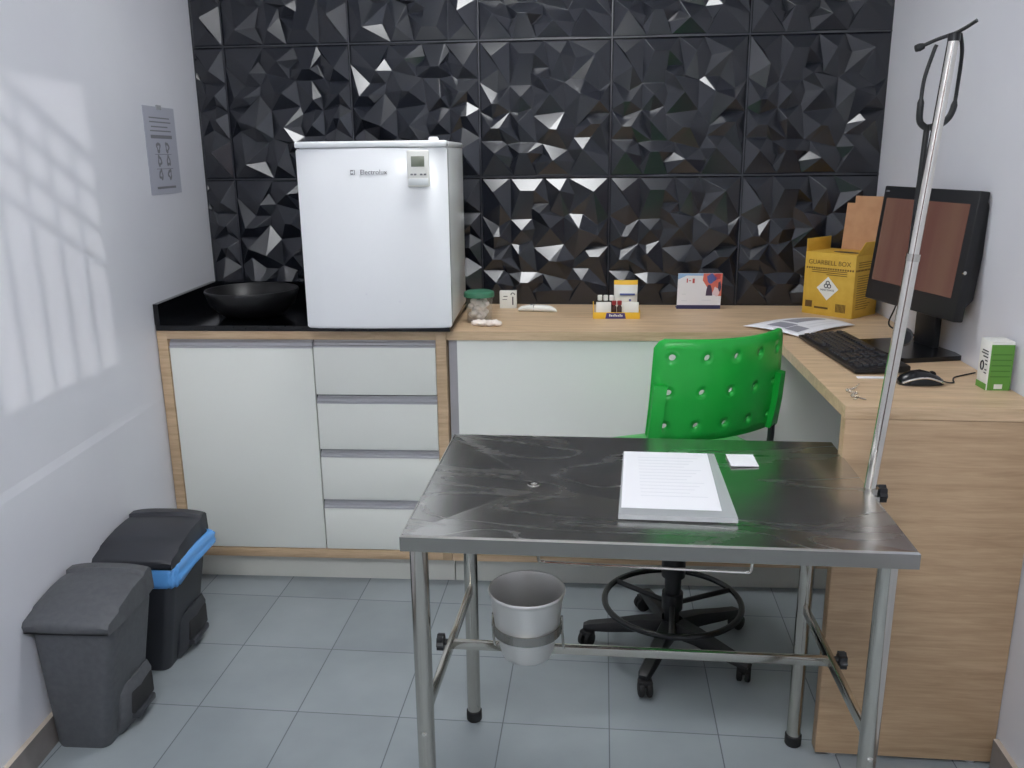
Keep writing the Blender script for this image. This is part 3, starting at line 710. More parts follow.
b = BM(); tube(b, [(0.213 * math.cos(2 * PI * k / 56), 0.213 * math.sin(2 * PI * k / 56), RZ) for k in range(56)], 0.0095, 12, True); ringo = obj('foot_ring', b, M_plastic2, ch)
b = BM(); lathe(b, [(0.024, 0.205), (0.033, 0.205), (0.033, 0.150), (0.024, 0.150)], 24); obj('ring_hub', b, M_plastic, ringo)
for k in range(3):
    a = math.radians(25 - 27 + 120 * k)
    b = BM(); tube(b, [(0.028 * math.cos(a), 0.028 * math.sin(a), 0.165), (0.208 * math.cos(a), 0.208 * math.sin(a), RZ)], 0.0085, 10); obj('ring_spoke', b, M_plastic, ringo)
for k in range(5):
    a = math.radians(177 + 72 * k) - math.radians(27)
    ca, sa = math.cos(a), math.sin(a)
    rt = Matrix.Rotation(a, 4, 'Z')
    b = BM(); rings = []
    for r, zt, h, wd in ((0.030, 0.115, 0.050, 0.030), (0.10, 0.108, 0.040, 0.026), (0.20, 0.088, 0.030, 0.022), (0.262, 0.078, 0.022, 0.020), (0.280, 0.070, 0.012, 0.014)):
        rings.append([(r, -wd * 0.7, zt), (r, wd * 0.7, zt), (r, wd, zt - h * 0.4), (r, wd * 0.9, zt - h), (r, -wd * 0.9, zt - h), (r, -wd, zt - h * 0.4)])
    loft(b, rings); b.transform(rt); lg = obj('base_leg', b, M_plastic, ch, 40)
    b = BM(); cr = random.uniform(0, PI)
    mx = rt @ Matrix.Translation((0.262, 0, 0)) @ Matrix.Rotation(cr, 4, 'Z')
    for sy in (-1, 1):
        b2 = BM(); lathe(b2, [(0, -0.009), (0.018, -0.009), (0.024, -0.006), (0.025, 0.0), (0.024, 0.006), (0.018, 0.009), (0, 0.009)], 20)
        b2.transform(Matrix.Translation((0.012, sy * 0.012, 0.025)) @ Matrix.Rotation(PI / 2, 4, 'X')); tmp = bpy.data.meshes.new('t'); b2.to_mesh(tmp); b2.free(); b.from_mesh(tmp); bpy.data.meshes.remove(tmp)
    bx(b, -0.008, 0.026, -0.021, 0.021, 0.034, 0.054, 0.006); cyl(b, (0, 0, 0.03), (0, 0, 0.062), 0.007, seg=12)
    b.transform(mx); obj('caster', b, M_rubber, lg, 40)

# ------------------------------------------------------------------ pedal bins
def pedal_bin(label, loc, rz, m, W, D, bag=False):
    """W depth away from wall (x), D along the wall (y), origin at back-centre on the wall side"""
    t = thing('pedal_bin', label, 'bin', loc, rz, 'pedal bins by the left wall')
    H = 0.378
    b = BM(); rings = []
    for z, i0, i1, iy in ((0.0, 0.026, 0.066, 0.018), (0.012, 0.024, 0.062, 0.014), (H - 0.03, 0.008, 0.006, 0.006), (H, 0.008, 0.006, 0.006)):
        rings.append([(x, y, z) for x, y in rrect(i0, W - i1, -D / 2 + iy, D / 2 - iy, 0.026, 5)])
    loft(b, rings); obj('body', b, m, t, 50)
    # moulded housing round the pedal opening
    b = BM(); rings = []
    for z, x1, y0, y1 in ((0.0, W - 0.060, -0.060, D / 2 - 0.022), (0.012, W - 0.048, -0.062, D / 2 - 0.018), (0.05, W - 0.036, -0.064, D / 2 - 0.014), (0.125, W - 0.028, -0.058, D / 2 - 0.012), (0.150, W - 0.036, -0.045, D / 2 - 0.016)):
        rings.append([(W - 0.09, y0, z), (x1 - 0.012, y0 + 0.004, z), (x1, y0 + 0.022, z), (x1 + 0.005, (y0 + y1) / 2, z), (x1, y1 - 0.012, z), (W - 0.09, y1, z)])
    loft(b, rings); obj('pedal_housing', b, m, t, 40)
    b = BM(); bx(b, W - 0.07, W - 0.0235, -0.022, D / 2 - 0.028, 0.050, 0.118, 0.006); obj('recess_shade_block', b, M_gap, t)  # solid block coloured dark for the shade inside the pedal opening
    b = BM(); bx(b, W - 0.06, W - 0.018, -0.016, D / 2 - 0.034, 0.030, 0.050, 0.006); obj('pedal', b, M_bin2 if m is M_bin1 else m, t)
    # lid: front strip, raised middle and rear strip, gently curved
    b = BM(); n = 16; secs = []
    lo = 0.360
    for y, zz, ins in ((-D / 2 - 0.008, 0.368, 0.002), (-D / 2 - 0.011, 0.388, 0.0), (-D / 2 - 0.004, 0.398, 0.001), (-D / 2 + 0.040, 0.409, 0.003), (-D / 2 + 0.046, 0.417, 0.005), (-D / 2 + 0.085, 0.426, 0.007), (0.0, 0.434, 0.009), (D / 2 - 0.07, 0.436, 0.009), (D / 2 - 0.046, 0.434, 0.009), (D / 2 - 0.040, 0.443, 0.007), (D / 2 - 0.010, 0.443, 0.007), (D / 2 + 0.001, 0.434, 0.005), (D / 2 + 0.004, 0.378, 0.004)):
        bul = 0.010 * (1 - (2 * y / D) ** 2)
        top = []
        for k in range(n + 1):
            q = -1 + 2 * k / n
            x = ins + (W + bul - 2 * ins) * (k / n)
            dz = -0.010 * abs(q) ** 3 * (1 if zz > 0.38 else 0.15)
            yy = y - (0.012 * (1 - q * q) if y < -D / 2 + 0.06 else 0)
            top.append((x, yy, zz + dz))
        secs.append(top + [(W + bul - ins, y, min(lo, top[-1][2] - 0.004)), (ins, y, min(lo, top[0][2] - 0.004))])
    loft(b, secs); obj('lid', b, m, t, 45)
    if bag:
        b = BM()
        base = rrect(0.004, W - 0.002, -D / 2 + 0.002, D / 2 - 0.002, 0.028, 22); N = len(base)
        V = []
        for k, (zz, off) in enumerate(((0.372, -0.004), (0.366, 0.006), (0.357, 0.010), (0.348, 0.0115), (0.339, 0.012), (0.330, 0.0115), (0.322, 0.009), (0.318, 0.002))):
            row = []
            for i, (x, y) in enumerate(base):
                dx, dy = x - W / 2, y; L = math.hypot(dx, dy)
                w_ = 0.0032 * math.sin(k * 2.3 + y * 26) + 0.0020 * math.sin(i * 0.9 + k * 1.7)
                knot = 0.020 * math.exp(-((y - D / 2 + 0.02) / 0.03) ** 2) * (1 if dx > 0 else 0) * (1 if 1 <= k <= 5 else 0.5)
                frac = k / 7
                drop = -0.026 * frac * (0.5 - y / D) + 0.020 * frac * max(0, y / D) + 0.003 * math.sin(i * 0.8 + k)
                row.append((x + dx / L * (off + w_ + knot), y + dy / L * (off + w_ + knot * 0.3), zz + drop))
            V.append(row)
        loft(b, V, False); bg = obj('bin_liner', b, M_bag, t, 70); bg['label'] = 'blue plastic bin liner folded over the rim'
        smd = bg.modifiers.new('thickness', 'SOLIDIFY'); smd.thickness = 0.001
    return t
pedal_bin('charcoal pedal bin nearest the camera, lid closed with no liner showing', (wl(-1.466) + 0.005, -1.466, 0), 0.035, M_bin1, 0.236, 0.242)
pedal_bin('darker pedal bin beside the cabinet with a blue liner under its lid', (wl(-1.09) + 0.005, -1.090, 0), 0.035, M_bin2, 0.250, 0.265, True)

# ------------------------------------------------------------------ poster on left wall
def wall_thing(name, label, cat, y, z):
    return thing(name, label, cat, (wl(y), y, z), -math.atan(0.0775) * -1 * -1)
ps = thing('wall_notice', 'narrow printed notice with six small drawings taped on the left wall', 'poster', (wl(-0.39) + 0.0005, -0.39, 1.57), math.atan(0.0775))
b = BM(); bx(b, 0.0, 0.002, -0.131, 0.131, -0.150, 0.150); obj('sheet', b, M_poster, ps, 0)
b = BM()
for z, y0, y1 in ((0.112, -0.09, 0.08), (0.098, -0.09, 0.09), (0.082, -0.08, 0.06), (0.068, -0.09, 0.085)): bx(b, 0.0015, 0.0026, y0, y1, z - 0.0022, z + 0.0022)
bx(b, 0.0015, 0.0026, -0.09, 0.09, 0.042, 0.054)
for z in (-0.012, -0.062): bx(b, 0.0015, 0.0026, -0.07, 0.07, z - 0.001, z + 0.001)
bx(b, 0.0015, 0.0026, -0.08, 0.08, -0.131, -0.123)
obj('print', b, M_greytext, ps, 0)
for k in range(6):
    yy = -0.038 + 0.076 * (k % 2); zz = 0.012 - 0.047 * (k // 2)
    b = BM(); pts = []
    for i in range(24):
        a = 2 * PI * i / 24; r = 1 + 0.18 * math.sin(3 * a + k) + 0.1 * math.sin(5 * a + 2 * k); pts.append((0.017 * r * math.cos(a), 0.019 * r * math.sin(a)))
    pin = [(x * 0.45, y * 0.4) for x, y in pts]
    A = [b.verts.new((0.0027, yy + x, zz + y)) for x, y in pts]; B_ = [b.verts.new((0.0027, yy + x, zz + y)) for x, y in pin]
    for i in range(24): b.faces.new((A[i], A[(i + 1) % 24], B_[(i + 1) % 24], B_[i]))
    obj('drawing', b, M_greytext, ps, 0)
b = BM(); bx(b, 0.0, 0.0035, -0.02, 0.02, 0.140, 0.156, 0.001); obj('tape', b, M_sleeve, ps, 0)

# ------------------------------------------------------------------ small things on the back desk
jr = thing('cotton_jar', 'clear plastic jar of cotton with a green lid beside the fridge', 'jar', (-1.462, -0.395, HD))
b = BM(); lathe(b, [(0, 0), (0.043, 0), (0.045, 0.004), (0.050, 0.085), (0.0515, 0.088), (0.0515, 0.094), (0.0485, 0.094), (0.0475, 0.085), (0.0435, 0.006), (0, 0.003)], 40); obj('pot', b, M_jar, jr, 40)
b = BM(); lathe(b, [(0, 0.112), (0.046, 0.112), (0.053, 0.109), (0.0545, 0.104), (0.0545, 0.092), (0.0525, 0.0915), (0.052, 0.098), (0, 0.100)], 40); obj('lid', b, M_lid, jr, 40)
b = BM()
for k in range(26):
    a = k * 2.4; r = 0.006 + 0.024 * ((k * 37) % 10) / 10; zz = 0.018 + 0.06 * k / 26
    g = bmesh.ops.create_icosphere(b, subdivisions=2, radius=0.0135, matrix=Matrix.Translation((r * math.cos(a), r * math.sin(a), zz)) @ Matrix.Rotation(k, 4, 'X') @ Matrix.Diagonal((1.1, 0.85, 0.8, 1)))
o = obj('cotton_wads', b, M_cotton, jr, 60); o['kind'] = 'stuff'
b = BM()
for k in range(9):
    x = -0.040 + 0.010 * k
    bmesh.ops.create_icosphere(b, subdivisions=3, radius=0.013, matrix=Matrix.Translation((x, 0.006 * math.sin(k * 2.1), 0.0105)) @ Matrix.Rotation(k * 0.9, 4, 'Z') @ Matrix.Diagonal((1.2, 1.0, 0.95 if k % 2 else 0.75, 1)))
for v in b.verts: v.co += v.normal * 0.0018 * math.sin(v.co.x * 900) * math.cos(v.co.y * 700); v.co.z = max(v.co.z, 0.0)
tag(obj('cotton_tuft', b, M_cotton, None, 70, (-1.425, -0.478, HD)), 'loose white tuft of cotton in front of the green-lidded jar', 'cotton')
wbx = thing('small_white_box', 'little white carton with dark printing standing against the black panels', 'box', (-1.388, -0.100, HD), 0.03)
b = BM(); bx(b, -0.033, 0.033, -0.014, 0.014, 0, 0.068, 0.0015); obj('carton', b, M_cartonwhite, wbx)
b = BM()
bx(b, 0.016, 0.021, -0.0146, -0.013, 0.014, 0.046); bx(b, -0.022, -0.004, -0.0146, -0.013, 0.034, 0.036); bx(b, -0.018, -0.002, -0.0146, -0.013, 0.046, 0.049)
tube(b, [(0.0185 + 0.007 * math.cos(a), -0.0143, 0.053 + 0.008 * math.sin(a)) for a in [PI * k / 8 for k in range(9)]], 0.0016, 6)
obj('print', b, M_darktext, wbx, 0)
dt = thing('ear_thermometer', 'white elongated handheld device lying in front of the little white carton', 'device', (-1.268, -0.180, HD), -0.14)
b = BM(); rings = []
for x, ry, rz_ in ((-0.073, 0.010, 0.006), (-0.062, 0.015, 0.010), (-0.03, 0.019, 0.013), (0.02, 0.019, 0.0135), (0.05, 0.016, 0.012), (0.070, 0.009, 0.007), (0.076, 0.003, 0.003)):
    rings.append([(x, ry * math.cos(2 * PI * k / 20), rz_ + rz_ * math.sin(2 * PI * k / 20)) for k in range(20)])
loft(b, rings); obj('casing', b, M_cartonwhite, dt, 50)
b = BM(); bx(b, -0.012, -0.0105, -0.0185, 0.0185, 0.006, 0.0275, 0.001); bx(b, -0.028, -0.018, -0.006, 0.006, 0.024, 0.0275, 0.002); obj('seam', b, M_greytext, dt)

# product display with vials
dp = thing('vial_display', 'small yellow and white counter display tray holding vials', 'display', (-0.970, -0.275, HD), 0.02)
b = BM()
bx(b, -0.083, 0.083, -0.045, 0.045, 0, 0.003); bx(b, -0.083, 0.083, -0.047, -0.044, 0, 0.024, 0.0005); bx(b, -0.085, -0.082, -0.045, 0.045, 0, 0.050); bx(b, 0.082, 0.085, -0.045, 0.045, 0, 0.034)
obj('tray', b, M_gold, dp)
for xa, xb in ((-0.074, -0.020), (0.024, 0.080)):
    b = BM(); bx(b, xa, xb, -0.046, -0.032, 0.022, 0.060, 0.001); obj('white_pack', b, M_cartonwhite, dp)
b = BM(); prism(b, [(-0.040, 0.0), (0.034, 0.0), (0.030, 0.021), (-0.036, 0.021)], 0, 0.002); b.transform(Matrix.Translation((0, -0.0465, 0.001)) @ Matrix.Rotation(PI / 2, 4, 'X')); obj('violet_label', b, M_purple, dp, 0)
b = BM()
rr = random.Random(4)
for k in range(8):
    x = -0.026 + 0.0062 * k; h = 0.006 + 0.003 * (k in (0, 3, 6)); bx(b, x, x + 0.0042, -0.0496, -0.048, 0.009, 0.009 + h, 0.001)
obj('label_print', b, M_cartonwhite, dp, 0)
def vial(x, y, z, hh, mcap, mbody, label):
    t = thing('vial', label, 'vial', (-0.970 + x, -0.275 + y, HD + z), 0, 'vials in the counter display')
    b = BM(); lathe(b, [(0, 0), (0.0085, 0), (0.009, 0.002), (0.009, hh * 0.62), (0.005, hh * 0.72), (0.005, hh * 0.8), (0, hh * 0.8)], 18); obj('bottle', b, mbody, t, 40)
    b = BM(); lathe(b, [(0, hh * 0.76), (0.0082, hh * 0.76), (0.0085, hh * 0.98), (0.007, hh), (0, hh)], 18); obj('cap', b, mcap, t, 40)
for k in range(3): vial(-0.060 + 0.0215 * k, -0.014, 0.003, 0.079, M_whitecap, M_amber, 'white-capped vial standing in the left half of the yellow display tray')
for k in range(2): vial(-0.008 + 0.0195 * k, -0.034, 0.003, 0.062, M_redcap, M_amber, 'red-capped dark vial in the middle gap of the yellow display tray')
pc = thing('treat_pouch', 'white and yellow sealed pouch standing behind the vial display', 'pouch', (-0.934, -0.200, HD), 0.0)
b = BM(); rings = []
for z, hw, d in ((0.0, 0.040, 0.020), (0.02, 0.043, 0.020), (0.07, 0.0435, 0.014), (0.108, 0.044, 0.005), (0.125, 0.044, 0.001)):
    rings.append([(hw * s, -d * (1 - abs(s) ** 3), z) for s in [-1 + 0.25 * k for k in range(9)]] + [(hw * s, d * (1 - abs(s) ** 3) + 0.0005, z) for s in [1 - 0.25 * k for k in range(9)]])
loft(b, rings)
for f in b.faces:
    if f.calc_center_median().z > 0.098: f.material_index = 1
obj('bag', b, [M_cartonwhite, M_gold], pc, 60)
b = BM(); bx(b, -0.022, 0.034, -0.0175, -0.012, 0.070, 0.077, 0.001); bx(b, 0.012, 0.020, -0.0195, -0.012, 0.048, 0.056, 0.002); obj('print', b, M_art['blue'], pc, 0)
# desk calendar
cl = thing('desk_calendar', 'white desk calendar card with red and blue picture leaning by the black wall', 'calendar', (-0.652, -0.092, HD), 0.02)
TL = Matrix.Rotation(0.16, 4, 'X')
def tilt(b): b.transform(TL); return b
b = BM(); bx(b, -0.083, 0.083, -0.003, 0.0, 0.0, 0.142, 0.0005); obj('card', tilt(b), M_paper, cl, 0)
b = BM(); bx(b, -0.083, 0.083, -0.0045, 0.0, 0.0, 0.016); obj('base_strip', tilt(b), M_navy, cl, 0)
b = BM(); prism(b, [(-0.083, 0.0), (0.083, 0.0), (0.083, 0.045), (-0.083, 0.045)], 0, 0.004); obj('easel', b, M_navy, cl, 0)
def patch(name, poly, m, dz):
    b = BM(); A = [b.verts.new((x, -0.0032 - dz, z)) for x, z in poly]; b.faces.new(A); tilt(b); return obj(name, b, m, cl, 0)
def blob(cx, cz, rx, rz_, k, n=18): return [(cx + rx * (1 + 0.2 * math.sin(3 * a + k)) * math.cos(a), cz + rz_ * (1 + 0.18 * math.sin(4 * a + 2 * k)) * math.sin(a)) for a in [2 * PI * i / n for i in range(n)]]
patch('picture', [(-0.083, 0.118), (-0.083, 0.142), (0.083, 0.142), (0.083, 0.132), (-0.05, 0.134)], M_art['sky'], 0)
patch('picture', [(0.012, 0.142), (0.083, 0.142), (0.083, 0.052), (0.060, 0.055), (0.030, 0.085), (0.010, 0.115)], M_art['coral'], 0.0002)
patch('picture', blob(0.042, 0.122, 0.018, 0.018, 1), M_art['blue'], 0.0004)
patch('picture', [(0.024, 0.054), (0.050, 0.054), (0.046, 0.082), (0.040, 0.098), (0.030, 0.096), (0.026, 0.078)], M_art['dark'], 0.0005)
patch('picture', blob(0.062, 0.070, 0.012, 0.018, 3), M_art['pale'], 0.0006)
patch('picture', blob(0.074, 0.090, 0.006, 0.022, 2), M_art['dark'], 0.0005)
patch('picture', blob(0.066, 0.130, 0.012, 0.012, 5), M_art['red'], 0.0004)
b = BM()
for x0, x1, z in ((-0.066, -0.050, 0.060), (-0.066, -0.045, 0.034), (0.01, 0.045, 0.036)): bx(b, x0, x1, -0.0042, -0.003, z - 0.002, z + 0.002)
obj('print', tilt(b), M_art['soft'], cl, 0)
b = BM(); bx(b, -0.050, -0.046, -0.0042, -0.003, 0.106, 0.122); bx(b, -0.042, -0.034, -0.0042, -0.003, 0.112, 0.115); bx(b, -0.028, -0.020, -0.0042, -0.003, 0.104, 0.122); obj('numerals', tilt(b), M_art['red'], cl, 0)

# ------------------------------------------------------------------ sharps box
SBW, SBD, SBH = 0.200, 0.168, 0.228
fl = Vector((-0.277, -0.156)); ang = math.radians(-44.6)
sb = thing('sharps_box', 'yellow cardboard sharps disposal box with its lid raised in the corner', 'box', (fl.x, fl.y, HD), ang)
b = BM(); bx(b, 0, SBW, 0, SBD, 0, SBH, 0.002); obj('carton', b, M_yellow, sb)
b = BM(); bx(b, -0.001, 0.0015, 0.004, SBD - 0.004, SBH - 0.005, SBH + 0.046, 0.0006); obj('flap', b, M_yellow, sb)
b = BM(); bx(b, -0.0012, 0.0012, 0.004, SBD - 0.004, 0, 0.055, 0.0006); b.transform(Matrix.Translation((SBW, 0, SBH - 0.002)) @ Matrix.Rotation(0.5, 4, 'Y')); obj('flap', b, M_yellow, sb)
b = BM(); lp = [(0.046, 0), (0.198, 0), (0.198, 0.196), (0.082, 0.196), (0.082, 0.170), (0.052, 0.170)]
prism(b, lp, -0.0012, 0.0012); b.transform(Matrix.Translation((0, SBD - 0.006, SBH)) @ Matrix.Rotation(PI / 2 - 0.05, 4, 'X')); ld = obj('lid_flap', b, M_kraft, sb, 0); ld['label'] = 'raised lid showing plain brown cardboard'
b = BM(); pts = [(0.130 + 0.052 * math.cos(a), 0.058 + 0.020 * math.sin(a)) for a in [2 * PI * k / 24 for k in range(24)]]; prism(b, pts, SBH + 0.0004, SBH + 0.0012); obj('slot_shade', b, M_gap, sb, 0)  # dark oval on the closed top, painted for the opening's shade
b = BM()
text_into(b, 'GUARBELL BOX', 0.0235, face_mx((0.098, -0.0006, 0.192), (1, 0, 0), (0, 0, 1))); obj('lettering', b, M_brownprint, sb, 0); b = BM()
for k in range(20): bx(b, 0.008 + 0.0095 * k, 0.0135 + 0.0095 * k, -0.0008, 0.001, 0.168, 0.1745)
obj('tear_line', b, M_brownprint, sb, 0); b = BM()
for z, x0, x1 in ((0.164, 0.03, 0.17), (0.157, 0.03, 0.17), (0.150, 0.09, 0.17)): bx(b, x0, x1, -0.0007, 0.001, z - 0.0012, z + 0.0012)
obj('small_print', b, M_brownprint, sb, 0); b = BM()
bx(b, 0.050, 0.105, -0.0007, 0.001, 0.024, 0.031); bx(b, 0.012, 0.040, -0.0007, 0.001, 0.026, 0.050)
obj('stamp', b, M_brownprint, sb, 0); b = BM()
for k in range(8): bx(b, 0.135 + 0.005 * k, 0.138 + 0.005 * k, -0.0007, 0.001, 0.018, 0.048)
obj('barcode', b, M_brownprint, sb, 0)
b = BM()
for k in range(17): bx(b, SBW - 0.001, SBW + 0.0008, 0.006 + 0.0095 * k, 0.0115 + 0.0095 * k, 0.168, 0.1745)
for k in range(15): bx(b, SBW - 0.001, SBW + 0.0007, 0.02, 0.118 - 0.012 * (k % 3), 0.150 - 0.0085 * k, 0.1518 - 0.0085 * k)
for k in range(3): bx(b, SBW - 0.001, SBW + 0.0007, 0.02, 0.12, 0.182 + 0.008 * k, 0.184 + 0.008 * k)
obj('side_print', b, M_brownprint, sb, 0)
b = BM(); prism(b, [(0, -0.043), (0.043, 0), (0, 0.043), (-0.043, 0)], 0, 0.0009); b.transform(Matrix.Translation((0.098, -0.0004, 0.100)) @ Matrix.Rotation(PI / 2, 4, 'X')); dm = obj('hazard_diamond', b, M_cartonwhite, sb, 0)
b = BM()
for q in range(3):
    a0 = PI / 2 + q * 2 * PI / 3; cx_, cz_ = 0.098 + 0.0075 * math.cos(a0), 0.113 + 0.0075 * math.sin(a0)
    tube(b, [(cx_ + 0.0065 * math.cos(a), -0.0016, cz_ + 0.0065 * math.sin(a)) for a in [2 * PI * k / 20 for k in range(20)]], 0.0017, 6, True)
text_into(b, 'INFECTANTE', 0.0095, face_mx((0.098, -0.0016, 0.094), (1, 0, 0), (0, 0, 1)))
obj('hazard_mark', b, M_darktext, dm, 0)

# leaflet on desk
lf = thing('printed_leaflet', 'white sheet with grey printed pictures lying on the desk before the sharps box', 'paper', (-0.345, -0.405, HD), 0)
def lf_pt(u, v, dz=0.0):
    A, B_, C_, D_ = Vector((-0.193, -0.051)), Vector((-0.040, -0.229)), Vector((0.190, -0.015)), Vector((0.085, 0.125))
    p = (A * (1 - u) + B_ * u) * (1 - v) + (D_ * (1 - u) + C_ * u) * v
    z = 0.004 + 0.012 * (u * (1 - u) * 2) + 0.008 * math.sin(v * PI) + dz
    return Vector((p.x, p.y, z))
def lf_patch(u0, u1, v0, v1, dz, n=6):
    b = BM(); G = [[b.verts.new(lf_pt(u0 + (u1 - u0) * i / n, v0 + (v1 - v0) * j / n, dz)) for j in range(n + 1)] for i in range(n + 1)]
    for i in range(n):
        for j in range(n): b.faces.new((G[i][j], G[i + 1][j], G[i + 1][j + 1], G[i][j + 1]))
    return b
o = obj('sheet', lf_patch(0, 1, 0, 1, 0, 12), M_paper, lf, 60); sm = o.modifiers.new('thickness', 'SOLIDIFY'); sm.thickness = 0.0012; sm.offset = -1
for q in ((0.2, 0.5, 0.40, 0.88), (0.25, 0.6, 0.14, 0.34), (0.62, 0.86, 0.1, 0.30), (0.66, 0.72, 0.4, 0.85), (0.78, 0.84, 0.36, 0.8)):
    obj('picture', lf_patch(*q, 0.0008), M_art['grey'] if q[1] - q[0] > 0.1 else M_art['soft'], lf, 60)

# ------------------------------------------------------------------ keyboard
kbang = math.atan2(-0.070, -0.480) + PI
kd = Vector((0.048, -0.480)).normalized(); kb = thing('keyboard', 'black full-size keyboard lying on the right arm of the desk', 'keyboard', (-0.294, -0.872, HD), math.atan2(kd.y, kd.x))
L2, W2 = 0.238, 0.074
b = BM(); rings = []
for x in (-L2, L2): rings.append([(x, -W2, 0.004), (x, -W2, 0.012), (x, W2 - 0.004, 0.024), (x, W2, 0.020), (x, W2, 0.004)])
loft(b, rings); obj('case', b, M_plastic, kb, 20)
for (x, y) in ((-0.2, -0.06), (0.2, -0.06), (-0.2, 0.06), (0.2, 0.06)):
    b = BM(); bx(b, x - 0.012, x + 0.012, y - 0.004, y + 0.004, 0, 0.010); obj('foot', b, M_rubber, kb)
kb_mesh = None
b = BM(); rings = [[(x, y, z) for x, y in rrect(-s, s, -s, s, 0.002, 2)] for s, z in ((0.0082, -0.001), (0.0080, 0.003), (0.0066, 0.0055))]; loft(b, rings); key = obj('key', b, M_key, kb, 30)
first = True
rows = [(-0.052, 0), (-0.033, 1), (-0.014, 1), (0.005, 1), (0.024, 1), (0.050, 2)]
for yy, kind in rows:
    xs = [-0.220 + 0.0193 * k for k in range(14)] + [0.072, 0.0913, 0.1106] + [0.146, 0.1653, 0.1846, 0.2039]
    if kind == 0: xs = [-0.220, -0.196, -0.172, -0.112, -0.0, 0.024, 0.048, 0.072, 0.0913, 0.1106, 0.155, 0.1846, 0.2039]
    if kind == 2: xs = xs[:1] + xs[2:17]
    for x in xs:
        k_ = key if first else key.copy()
        if not first: COL.objects.link(k_); k_.parent = kb
        first = False
        k_.location = (x, yy, 0.0125 + 0.012 * (yy + W2) / (2 * W2)); k_.rotation_euler = (0.083, 0, 0)
        if kind == 0 and x == -0.112: k_.scale = (6.2, 1, 1)
# strip and chain
b = BM(); bx(b, -0.040, 0.040, -0.008, 0.008, 0, 0.003, 0.001)
tag(obj('white_strip', b, M_paper, None, 30, (-0.308, -1.150, HD)), 'thin white strip at the near end of the keyboard', 'strip')
CS = 0.72
cn = thing('metal_chain', 'short silver chain crumpled on the near corner of the desk', 'chain', (-0.405, -1.335, HD))
cn.scale = (0.72, 0.72, 1)
pth = smooth_path([(0.055, 0.145, 0), (0.030, 0.095, 0), (0.012, 0.075, 0), (-0.010, 0.060, 0), (-0.002, 0.035, 0), (0.015, 0.020, 0), (-0.004, 0.000, 0), (-0.012, -0.018, 0), (0.006, -0.030, 0)], 4)
for i in range(0, len(pth) - 1):
    p = pth[i]; d_ = (pth[i + 1] - p); a = math.atan2(d_.y, d_.x)
    b = BM(); lp = []
    for k in range(12):
        t_ = 2 * PI * k / 12; lp.append((0.0048 * math.cos(t_), 0.0028 * math.sin(t_), 0.0) if i % 2 == 0 else (0.0048 * math.cos(t_), 0.0, 0.0028 * math.sin(t_)))
    tube(b, lp, 0.0009, 6, True); b.transform(Matrix.Translation((p.x, p.y, 0.0028 + 0.001)) @ Matrix.Rotation(a, 4, 'Z')); obj('link', b, M_steel, cn)
for sx in (-1, 1):
    b = BM(); tube(b, [(0.004, -0.030, 0.003), (0.004 + sx * 0.012, -0.050, 0.003), (0.004 + sx * 0.020, -0.056, 0.003)], 0.0018, 8); obj('clasp', b, M_steel, cn)

# ------------------------------------------------------------------ mouse
ms = thing('computer_mouse', 'black wired mouse with silver side trim next to the keyboard', 'mouse', (-0.208, -1.205, HD), 0.05)
b = BM(); rings = []
for x, hy, hz in ((-0.054, 0.012, 0.012), (-0.046, 0.022, 0.022), (-0.025, 0.028, 0.033), (0.0, 0.029, 0.036), (0.025, 0.028, 0.030), (0.045, 0.025, 0.020), (0.056, 0.016, 0.012)):
    rings.append([(x, hy * math.cos(a), 0.002 + max(0, math.sin(a)) ** 0.8 * hz) for a in [PI * k / 14 for k in range(15)]] + [(x, -hy * 0.7, 0.0), (x, hy * 0.7, 0.0)])
loft(b, rings); obj('shell', b, M_plastic2, ms, 60)
for sy in (-1, 1):
    b = BM(); tube(b, smooth_path([(-0.050, sy * 0.021, 0.008), (-0.02, sy * 0.0285, 0.020), (0.01, sy * 0.029, 0.022), (0.040, sy * 0.0262, 0.013), (0.054, sy * 0.018, 0.006)], 5), 0.0026, 8); obj('side_trim', b, M_steel_b, ms)
b = BM(); cyl(b, (0.030, -0.004, 0.025), (0.030, 0.004, 0.025), 0.009, seg=18); obj('wheel', b, M_rubber, ms)
b = BM(); tube(b, smooth_path([(0.054, 0, 0.008), (0.075, 0.0, 0.0035), (0.090, 0.008, 0.0025), (0.098, 0.03, 0.0025), (0.115, 0.06, 0.0025), (0.15, 0.085, 0.0025), (0.19, 0.11, 0.0025)], 6), 0.0019, 8); obj('cord', b, M_rubber, ms)

# ------------------------------------------------------------------ green and white carton
gb = thing('medicine_carton', 'green and white medicine carton at the right wall end of the desk', 'box', (-0.040, -1.232, HD), 0.03)
b = BM(); bx(b, -0.029, 0.029, -0.027, 0.027, 0, 0.124, 0.001); obj('carton', b, M_cartonwhite, gb)
b = BM(); bx(b, -0.026, 0.029, -0.0275, -0.0265, 0.0, 0.116); bx(b, -0.0295, -0.0285, -0.027, 0.027, 0, 0.016); obj('green_face', b, M_lime, gb, 0)
b = BM()
for k in range(5): bx(b, -0.022, 0.025, -0.0281, -0.027, 0.034 + 0.014 * k, 0.0365 + 0.014 * k)
obj('print', b, M_limedark, gb, 0)
b = BM(); bx(b, -0.010, 0.010, -0.0281, -0.027, 0.004, 0.016); obj('white_patch', b, M_cartonwhite, gb, 0)
b = BM(); tube(b, [(-0.0298, 0.004 + 0.008 * math.cos(a), 0.058 + 0.011 * math.sin(a)) for a in [2 * PI * k / 20 for k in range(20)]], 0.0018, 6, True)
